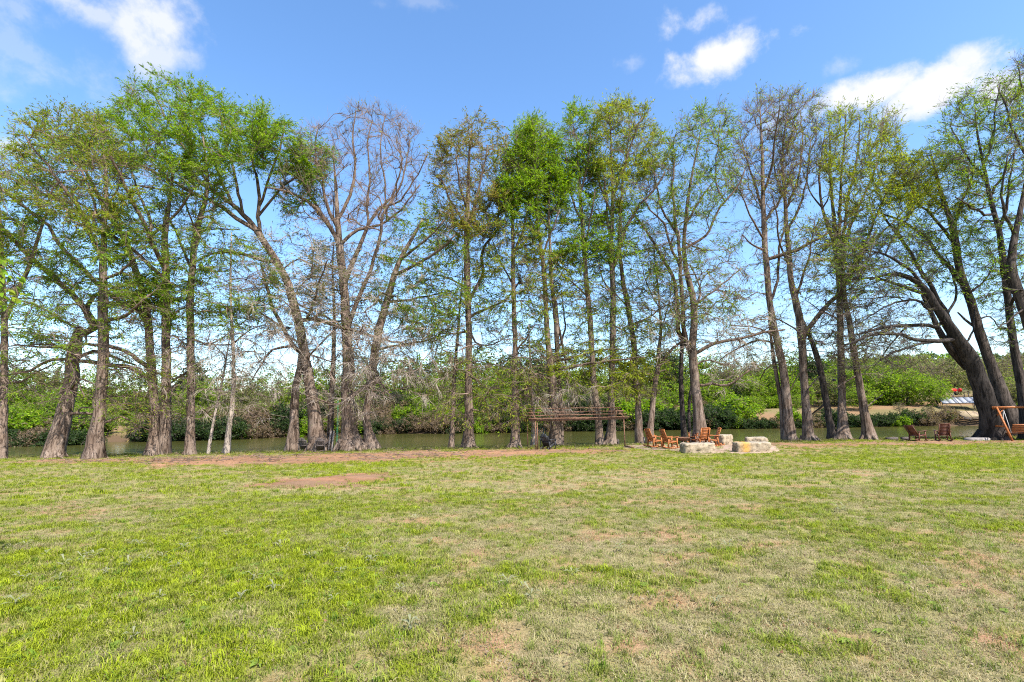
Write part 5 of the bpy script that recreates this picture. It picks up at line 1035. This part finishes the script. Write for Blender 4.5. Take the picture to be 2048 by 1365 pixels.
def block(label, px0, px1, yb, yt, depth, rz, ochre=False):
    p = G((px0+px1)/2, yb); s = p[1]/FPX; w_ = (px1-px0)*s; h = (yb-yt)*s
    ca, sa = abs(math.cos(rz)), abs(math.sin(rz)); L = (w_-depth*sa)/ca
    o = empty('stone_block', (p[0], p[1]+(depth*ca+L*sa)/2, p[2]), label, 'stone block', 'limestone blocks round the patio', rz)
    n = (14, 7, 7); V = []; F = []; ix = {}
    def vid(i, j, k):
        if (i, j, k) not in ix:
            q = np.array((i/n[0]-.5, j/n[1]-.5, k/n[2]))*np.array((L, depth, h+.12)); c = np.array((0, 0, h/2)); e = np.array([min(i, n[0]-i) == 0, min(j, n[1]-j) == 0, min(k, n[2]-k) == 0])
            if e.sum() >= 2: q = q+(c-q)/np.linalg.norm(c-q)*.045
            nz = .05*(fbm(np.array([q[0]*1.0+q[2]*1.7+p[0]]), np.array([q[1]+q[2]*.7]), .3, 4)[0]-.5)
            q = q*(1+nz*1.8)+rng.normal(0, .017, 3)*(1.6 if k < n[2] else .6); q[2] -= .12
            ix[(i, j, k)] = len(V); V.append(q)
        return ix[(i, j, k)]
    for a in range(n[0]):
        for b in range(n[1]):
            F.append([vid(a, b, n[2]), vid(a+1, b, n[2]), vid(a+1, b+1, n[2]), vid(a, b+1, n[2])]); F.append([vid(a, b+1, 0), vid(a+1, b+1, 0), vid(a+1, b, 0), vid(a, b, 0)])
    for a in range(n[0]):
        for k in range(n[2]):
            F.append([vid(a, 0, k), vid(a+1, 0, k), vid(a+1, 0, k+1), vid(a, 0, k+1)]); F.append([vid(a+1, n[1], k), vid(a, n[1], k), vid(a, n[1], k+1), vid(a+1, n[1], k+1)])
    for b in range(n[1]):
        for k in range(n[2]):
            F.append([vid(0, b+1, k), vid(0, b, k), vid(0, b, k+1), vid(0, b+1, k+1)]); F.append([vid(n[0], b, k), vid(n[0], b+1, k), vid(n[0], b+1, k+1), vid(n[0], b, k+1)])
    add('stone', mk_mesh('stone', np.array(V), None, F, None, False, stone_mat('limestone_ochre' if ochre else 'limestone', ochre)), o)
block('long low limestone block in front of the rocking chair seen from behind', 1369, 1433, 907, 888, .75, R(2))
block('limestone block with a yellow ochre stain on its front', 1476, 1543, 906, 886, .7, R(-2), True)
block('limestone block lying behind the ochre stained one', 1498, 1541, 895, 876, .6, R(-14))
block('square grey limestone block standing alone right of the chairs', 1437, 1472, 891, 871, .75, R(24))
# rusty iron frame
p0, p1 = G(1072, 900.5), G(1250, 895); dv = (p1-p0)[:2]; Lf = np.linalg.norm(dv); ex = np.append(dv/Lf, 0); ey = np.array((-ex[1], ex[0], 0)); ez = np.array((0, 0, 1.0))
fr = empty('rusty_pergola', p0, 'rusty pipe pergola frame with open roof rails on the bank', 'pergola')
def L2(x, y, z): return ex*x+ey*y+ez*z
H = 1.72; Dp = 2.3; Rg = .62
def gz_(x, y):
    q = p0+L2(x, y, 0); return float(ground(q[0], q[1]))-p0[2]
for (x, y, h) in ((0, 0, H), (.12, .05, H), (Lf, 0, H), (0, Dp, H), (Lf, Dp, H)):
    mb = MB(); mb.tube([L2(x, y, gz_(x, y)-.2), L2(x, y, h)], .035, 7); mb.build('post', M['rust'], fr)
for y in (0, Dp):
    mb = MB(); mb.bar(L2(-.38, y, H), L2(Lf+.25, y, H+.02), .08, .09); mb.build('beam', M['rust'], fr)
for x in (0, Lf):
    mb = MB(); mb.bar(L2(x, -.1, H+.08), L2(x, Dp+.1, H+.08), .05, .06); mb.build('tie', M['rust'], fr)
    for s_ in (-.1, Dp+.1):
        mb = MB(); mb.bar(L2(x, s_, H+.08), L2(x, Dp/2, H+Rg), .05, .05); mb.build('rafter', M['rust'], fr)
    mb = MB(); mb.bar(L2(x, Dp/2, H+.1), L2(x, Dp/2, H+Rg), .05, .05, (1, 0, 0)); mb.build('king_post', M['rust'], fr)
for f in (.0, .34, .68, 1.0):
    for s_ in ((-1, 1) if f < 1 else (0,)):
        y = Dp/2+s_*(1-f)*(Dp/2+.1); mb = MB(); P = [L2(-.42+.84*k/8*0+(Lf+.75)*k/8-.0, y, H+.11+(Rg-.08)*f+.05*(1 if f == 1 else 0)+.012*math.sin(k*2.1+f*5)) for k in range(9)]
        mb.tube(P, .03, 6); mb.build('rail', M['rust'], fr)
adirondack('adirondack_chair', 'black resin adirondack chair at the left end of the rusty frame', G(1096, 899), R(-38), 'blackplastic', 1.02)
# twigs caught on the frame roof
q0 = p0+L2(2.1, Dp*.4, H+.36); n = 170
S = q0+rng.normal(0, 1, (n, 3))*np.array((.42, .3, .10)); V, T, Q, _, _ = twigs(S, unit(rng.normal(0, 1, (n, 3))*np.array((1, 1, .5))), rng.uniform(.3, .7, n), np.full(n, .009))
tw = add('twig_heap', mk_mesh('twig_heap', V, T, Q, None, False, M['twig'])); tag(tw, 'tangle of dead twigs caught on the rusty frame roof', 'twig heap')
# green posts with netting behind the frame
gp = G(1088, 898); gp[1] += 3.0; gp[2] = float(ground(gp[0], gp[1]))
gr_ = empty('green_net_frame', gp, 'green steel posts with pale rope netting behind the black chair', 'net frame')
for x in (-.30, .18, .32):
    mb = MB(); mb.tube([(x, 0, -.3), (x, 0, 1.62)], .03, 7); mb.build('post', M['greenpaint'], gr_)
mb = MB(); mb.tube([(-.3, 0, 1.6), (.32, 0, 1.6)], .025, 6); mb.build('rail', M['greenpaint'], gr_)
mb = MB()
for i in range(6): mb.tube([(-.55+.1*i, -.05, 1.58-.02*i), (-.1+.12*i, -.05, 1.1-.02*i), (.35+.04*i, -.05, .75-.06*i)], .008, 4, False)
for i in range(5): mb.tube([(-.4+.16*i, -.05, 1.3-.1*i), (-.35+.16*i, -.05, .6)], .006, 4, False)
mb.build('netting', M['rope'], gr_, 'stuff')
# pole lying beside the frame, stakes, low post
a, b_ = G(1251, 895), G(1268, 898); a[2] += .06; b_[2] += .06
pl = empty('fallen_pole', a, 'reddish pole lying on the ground at the right foot of the rusty frame', 'pole'); mb = MB(); mb.tube([np.zeros(3), (b_-a)*.5+np.array((0, 0, .01)), b_-a], [.055, .05, .04], 7); mb.build('pole', M['rust'], pl)
for (px, h, lab) in ((1231, .34, 'leftmost of three short wooden stakes by the reddish trunk'), (1234, .46, 'middle one of three short wooden stakes by the reddish trunk'), (1237, .40, 'rightmost of three short wooden stakes by the reddish trunk')):
    g_ = G(px, 891); s_ = empty('wooden_stake', g_, lab, 'stake', 'short stakes by the reddish trunk'); mb = MB(); mb.tube([(0, 0, -.1), (.01, 0, h*.8), (.015, .01, h)], [.05, .045, .012], 7); mb.build('stake', M['darkwood'], s_)
g_ = G(1289, 890); s_ = empty('black_post', g_, 'short black post beside the leaning slim cypress', 'post'); mb = MB(); mb.box((0, 0, .2), (.09, .09, .5)); mb.box((0, 0, .46), (.12, .12, .03)); mb.build('post', M['blackplastic'], s_)
# chairs, boards and rope swing by the big trees on the left
adirondack('adirondack_chair', 'dark weathered chair against the grey trunk, left of the pair under the leaning cypress', G(610, 904), R(-8), 'darkwood', .95)
adirondack('adirondack_chair', 'dark weathered chair in front of the wide brown trunk, right of the pair', G(641, 904.5), R(12), 'darkwood', .95)
for (x0, y0, x1_, y1_, w_, lab) in ((656, 904, 662, 862, .10, 'grey board leaning beside the dark chair, left of two'), (662.5, 904.5, 668, 863, .09, 'grey board leaning beside the dark chair, right of two')):
    a = G(x0, y0); b_ = U(x1_, y1_, a[1]+.6); o = empty('leaning_board', a, lab, 'board', 'boards leaning by the dark chairs'); mb = MB(); mb.bar((0, 0, -.03), b_-a, w_, .035, (0, 1, 0)); mb.build('board', M['greywood'], o)
a = G(677, 901); bn = empty('dark_bench', a+np.array((0, 1.0, 0)), 'dark low bench behind the green rope swing', 'bench')
bn.location.z = float(ground(a[0], a[1]+1.0))
for i in range(3): mb = MB(); mb.box((0, -.16+.16*i, .46), (.62, .14, .035)); mb.build('slat', M['darkwood'], bn)
for i in range(3): mb = MB(); mb.box((0, .30+.04*i, .58+.12*i), (.62, .03, .10)); mb.build('slat', M['darkwood'], bn)
for x in (-.27, .27):
    mb = MB(); mb.box((x, 0, .22), (.06, .36, .44)); mb.build('leg', M['darkwood'], bn)
    mb = MB(); mb.bar((x, .26, .3), (x, .42, .95), .05, .04, (1, 0, 0)); mb.build('brace', M['darkwood'], bn)
yr = G(675, 900)[1]-.2; top = U(676, 802, yr); bot = U(674, 894, yr)
rp = empty('rope_swing', bot, 'green rope ladder swing hanging beside the massive fluted trunk', 'rope swing')
for s_ in (-1, 1):
    P = [np.array((s_*.055+.015*math.sin(k*1.9), .01*math.cos(k*1.3), 0))+(top-bot)*(k/16) for k in range(17)]; mb = MB(); mb.tube(P, .017, 6); mb.build('rope', M['greenrope'], rp)
for k in range(8):
    c = (top-bot)*(.05+.09*k); mb = MB(); mb.tube([c+np.array((-.08, 0, 0)), c+np.array((0, 0, -.015)), c+np.array((.08, 0, 0))], .018, 6); mb.build('rung', M['greenrope'], rp)
# right side: lounge chairs, timbers, flat stone, swing
chair('lounge_rocker', 'dark brown rocking lounger tipped far back, facing right by the water', 'rocking chair', None, G(1836, 883), R(-74), 'brownwood', .62)
chair('lounge_rocker', 'dark brown rocking chair with its broad back to the camera by the water', 'rocking chair', None, G(1887, 882.5), R(-22), 'brownwood', .40)
for (x0, x1_, yb, yt, lab) in ((1750, 1757, 881, 875.5, 'short dark timber end beside the left leaning grey trunk'), (1776, 1797, 881, 876, 'dark timber lying alone between the grey trunk and the lounger'), (1806, 1821, 881, 875.5, 'dark timber lying against the tipped back lounger')):
    p = G((x0+x1_)/2, yb); s_ = p[1]/FPX; o = empty('dark_timber', p, lab, 'timber', 'dark timbers along the bank edge'); mb = MB(); mb.box((0, .1, (yb-yt)*s_/2), ((x1_-x0)*s_, .2, (yb-yt)*s_+.05)); mb.build('timber', M['darkwood'], o)
p = G(1955, 881); o = empty('flat_stone', p, 'flat grey stone slab at the foot of the huge dark cypress', 'stone'); k = 16
prof = np.stack([.78*np.cos(np.arange(k)*2*math.pi/k)*rng.uniform(.9, 1.1, k), .4*np.sin(np.arange(k)*2*math.pi/k)*rng.uniform(.9, 1.1, k)], 1)
mb = MB(); V = np.vstack([np.c_[prof, np.full(k, -.05)], np.c_[prof*1.02, np.full(k, .10)], np.c_[prof*.9, np.full(k, .16)], [[0, 0, .17]]]); Q = [(r_*k+i, r_*k+(i+1) % k, (r_+1)*k+(i+1) % k, (r_+1)*k+i) for r_ in range(2) for i in range(k)]; T = [(2*k+i, 2*k+(i+1) % k, 3*k) for i in range(k)]
mb.raw(V, T, Q); mb.build('slab', pmat('grey_slab', (.22, .20, .19), .9, .3, 4, bump=.6), o)
fa, fb_ = G(1975, 880), G(2026, 883.5); mid_ = (fa+fb_)/2; ab = (fb_-fa); ab[2] = 0; sp_ = np.linalg.norm(ab); ua = ab/sp_; ub = np.array((-ua[1], ua[0], 0))
if ub[0] < 0: ub = -ub
sw = empty('swing_stand', mid_, 'reddish wooden A frame for a porch swing at the right edge', 'swing frame'); Hs = 2.03; LS = 2.5
for k_, off in enumerate((0.0, LS)):
    for s_ in (-1, 1):
        f_ = ua*s_*sp_/2+ub*off; gz2 = float(ground(mid_[0]+f_[0], mid_[1]+f_[1]))-mid_[2]
        mb = MB(); mb.bar(f_+ez*(gz2-.05), ub*off+ua*s_*.10+ez*Hs, .085, .085, ub); mb.build('leg', M['redwood'], sw)
    mb = MB(); mb.bar(ua*(-sp_*.29)+ub*off+ez*.88, ua*sp_*.29+ub*off+ez*.88, .04, .09); mb.build('crossbar', M['redwood'], sw)
    sgn = 1 if k_ == 0 else -1
    mb = MB(); mb.bar(ub*(off+sgn*.05)+ez*(Hs-.5), ub*(off+sgn*.55)+ez*(Hs-.04), .06, .06, ua); mb.build('brace', M['redwood'], sw)
for s_ in (-1, 1):
    mb = MB(); mb.bar(ub*(-.12)+ua*.075*s_+ez*(Hs-.02), ub*(LS+.12)+ua*.075*s_+ez*(Hs-.02), .045, .13); mb.build('top_beam', M['redwood'], sw)
sb = empty('swing_bench', mid_+ub*LS/2+ez*.45, 'wooden swing bench hanging from the A frame, cut by the right edge', 'swing bench')
nm = -ua
for i in range(5): mb = MB(); c = nm*(.22-.1*i); mb.bar(c-ub*.75, c+ub*.75, .09, .025); mb.build('slat', M['redwood'], sb)
for i in range(5): mb = MB(); c = nm*(-.28-.04*i)+ez*(.10+.10*i); mb.bar(c-ub*.75, c+ub*.75, .025, .085); mb.build('slat', M['redwood'], sb)
for s_ in (-1, 1):
    mb = MB(); mb.bar(ub*.74*s_+nm*-.30+ez*.24, ub*.74*s_+nm*.26+ez*.26, .07, .03); mb.build('arm', M['redwood'], sb)
    mb = MB(); mb.bar(ub*.74*s_+nm*.22+ez*0, ub*.74*s_+nm*.22+ez*.25, .05, .05, ub); mb.build('arm_post', M['redwood'], sb)
    for y in (.2, -.3):
        mb = MB(); mb.tube([ub*.78*s_+nm*y+ez*.02, ub*.80*s_+nm*y*.5+ez*.8, ub*.80*s_+nm*.02+ez*(Hs-.5)], .016, 5); mb.build('rope', M['rope'], sb)
# black cable over the river and the box on the trunk
a = U(1809, 676, 30.2); b_ = U(1948, 838, fx(1945)+2.0); cb_ = empty('overhead_cable', a, 'thin black cable slanting from the huge dark cypress down over the river', 'cable')
P = [(b_-a)*k/20-np.array((0, 0, 2.2))*4*(k/20)*(1-k/20)*.12 for k in range(21)]; mb = MB(); mb.tube(P, np.linspace(.012, .03, 21), 5); mb.build('cable', M['cable'], cb_)
g_ = Gz(1686, 880, ZL); yb = min(g_[1], float(lip(g_[0]))+1.0); c = U(1671, 761, yb); bx = empty('black_lamp_box', c, 'small black lamp box fixed to the left side of a pale trunk', 'lamp')
mb = MB(); mb.box((-.09, 0, 0), (.18, .14, .16)); mb.build('housing', M['blackplastic'], bx); mb = MB(); mb.box((.10, 0, .0), (.24, .04, .04)); mb.build('bracket', M['blackplastic'], bx); mb = MB(); mb.bar((-.14, -.07, .07), (-.14, -.2, .05), .14, .015); mb.build('hood', M['blackplastic'], bx)

# silvery weeds standing in the lawn
def weed_mesh():
    V, T = [], []; n = rng.integers(5, 8)
    for i in range(n):
        a = i*2.4+rng.random(); el = rng.uniform(.25, .9); L = rng.uniform(.07, .14); d_ = np.array((math.cos(a), math.sin(a), 0)); s_ = np.array((-d_[1], d_[0], 0)); b0 = np.array((0, 0, .03+.008*i)); w_ = .012
        p1_ = b0+d_*L*.5+np.array((0, 0, L*.6*el)); p2_ = b0+d_*L+np.array((0, 0, L*.45*el)); k = len(V)
        V += [b0, p1_+s_*w_, p1_-s_*w_, p2_, p1_-np.array((0, 0, .006))]; T += [(k, k+1, k+4), (k, k+4, k+2), (k+1, k+3, k+4), (k+4, k+3, k+2)]
    k = len(V); V += [(-.006, 0, -.02), (.006, 0, -.02), (0, .006, .08)]; T += [(k, k+1, k+2)]
    c = np.tile(np.array((.30, .31, .20)), (len(V), 1))*rng.uniform(.8, 1.2, (len(V), 1)); return mk_mesh('weed', np.array(V), T, None, c, False, M['leaf'])
wms = [weed_mesh() for _ in range(4)]
WP = [(38, 1158), (52, 1163), (128, 1136), (175, 1114), (265, 1282), (188, 1118), (290, 1126), (325, 1118), (262, 1093), (278, 1094), (165, 1127), (210, 1152), (318, 1203), (367, 1102), (508, 1165), (547, 1186), (680, 1152), (742, 1130), (800, 1188), (118, 1165), (92, 1112), (50, 1096), (395, 1084), (455, 1075), (560, 1098), (620, 1120), (690, 1105), (820, 1265), (668, 1206), (1015, 1172), (1045, 1178), (1240, 1105), (1330, 1112), (1435, 1212), (1062, 1200), (1455, 1100), (860, 1090), (30, 1215), (255, 1137), (350, 1140), (480, 1205), (1145, 1155), (1690, 1022), (1680, 1025), (590, 1010), (680, 1003), (300, 1040), (200, 1060), (430, 1030), (830, 1042)]
for i, (x, y) in enumerate(WP):
    g_ = G(x, y); o = empty('silvery_weed', g_, 'small silvery weed with long pointed leaves standing in the lawn', 'weed', 'silvery weeds in the lawn', rng.random()*6.28); s_ = rng.uniform(.7, 1.1); o.scale = (s_, s_, s_)
    add('leaves', wms[i % 4], o)

# broadleaf branch reaching in at the left edge, its tree stands just outside the picture
yb = 5.4; tb = U(-330, 700, yb); tb[2] = float(ground(tb[0], tb[1])); bt = empty('broadleaf_tree', tb, 'leafy branch with broad glossy green leaves at the left edge, close to the camera', 'tree')
P = [U(-330, 1200, yb), U(-335, 900, yb), U(-325, 600, yb), U(-340, 300, yb)]; P[0][2] = tb[2]-.2; P, r = smooth_line(P, [.13, .11, .09, .05], .3); V, T, Q = limb_mesh(P, r, 12, tb, .3); add('trunk', mk_mesh('trunk', V-tb, T, Q, None, True, M['bark']), bt)
i = len(P)//2; P2 = [P[i], U(-220, 500, yb-.2), U(-110, 520, yb-.1), U(-30, 548, yb), U(30, 572, yb+.1)]; P2, r = smooth_line(P2, [.045, .035, .02, .01, .004], .12); V, T, Q = limb_mesh(P2, r, 6); add('limb', mk_mesh('limb', V-tb, T, Q, None, True, M['bark']), bt)
def leaf_mesh():
    L = .085; w_ = .022; c = np.array(PAL['bright'][rng.integers(0, 4)])*rng.uniform(.6, 1.0); V = [(0, 0, 0), (.3*L, w_*.9, .006), (.3*L, 0, -.002), (.3*L, -w_*.9, .006), (.65*L, w_*.8, .0), (.65*L, 0, -.008), (.65*L, -w_*.8, 0), (L, 0, -.02)]
    T = [(0, 2, 1), (0, 3, 2), (1, 2, 5), (1, 5, 4), (2, 3, 6), (2, 6, 5), (4, 5, 7), (5, 6, 7)]; return mk_mesh('leaf', np.array(V), T, None, np.tile(c, (8, 1)), True, M['leaf'])
lms = [leaf_mesh() for _ in range(6)]; q = poly_points([(-70, 505), (0, 512), (22, 520), (44, 552), (54, 592), (34, 610), (0, 618), (-60, 610)], 120)
S, Dv, Ln = [], [], []
for (x, y) in q:
    c = U(x, y, yb+rng.uniform(-.3, .3)); n_ = P2[np.argmin(np.linalg.norm(P2-c, axis=1))]; S.append(n_); Dv.append(c-n_); Ln.append(np.linalg.norm(c-n_))
    o = add('leaf', lms[rng.integers(0, 6)], bt); o.location = tuple(c-tb); o.rotation_euler = (rng.normal(0, .6), rng.uniform(.1, .9), rng.uniform(-1.2, 1.0)); s_ = rng.uniform(.75, 1.2); o.scale = (s_, s_, s_)
S = np.array(S); Dv = np.array(Dv); V, T, Q, _, _ = twigs(S, unit(Dv), np.array(Ln), np.full(len(S), .0025)); add('branches', mk_mesh('branches', V-tb, T, Q, None, False, M['twig']), bt, 'stuff')
n = 2600; C = tb+np.array((-.6, -.2, 3.6))+unit(rng.normal(0, 1, (n, 3)))*(rng.random(n)**.5)[:, None]*np.array((1.3, 1.5, 1.3)); V, T, c = leaves(C, unit(rng.normal(0, 1, (n, 3))), rng.uniform(.07, .1, n), rng.uniform(.02, .03, n), PAL['bright'], .4); add('foliage', mk_mesh('foliage', V-tb, T, None, c, False, M['leaf']), bt, 'stuff')

# dead branchlets along the dirt path, added partly to imitate branch shadows
n = 1500; x = rng.uniform(-30, 8, n*3); y = lip(x)-rng.uniform(.2, 6.5, n*3); k = soil(x, y) > .45; x, y = x[k][:n], y[k][:n]; n = len(x)
cl_ = fbm(x, y, 2.5, 3) > rng.uniform(.3, .62, n); x, y = x[cl_], y[cl_]; n = len(x); a_ = rng.random(n)*6.28
V, T, Q, _, _ = twigs(np.stack([x, y, ground(x, y)+.03], 1), np.stack([np.cos(a_), np.sin(a_)*.6, rng.normal(0.02, .05, n)], 1), rng.uniform(.25, 1.1, n), rng.uniform(.008, .02, n))
o = add('twig_shadow_litter', mk_mesh('twig_shadow_litter', V, T, Q, None, False, M['twig'])); tag(o, 'dead twigs on the dirt path, partly standing in for branch shadows', kind='stuff')
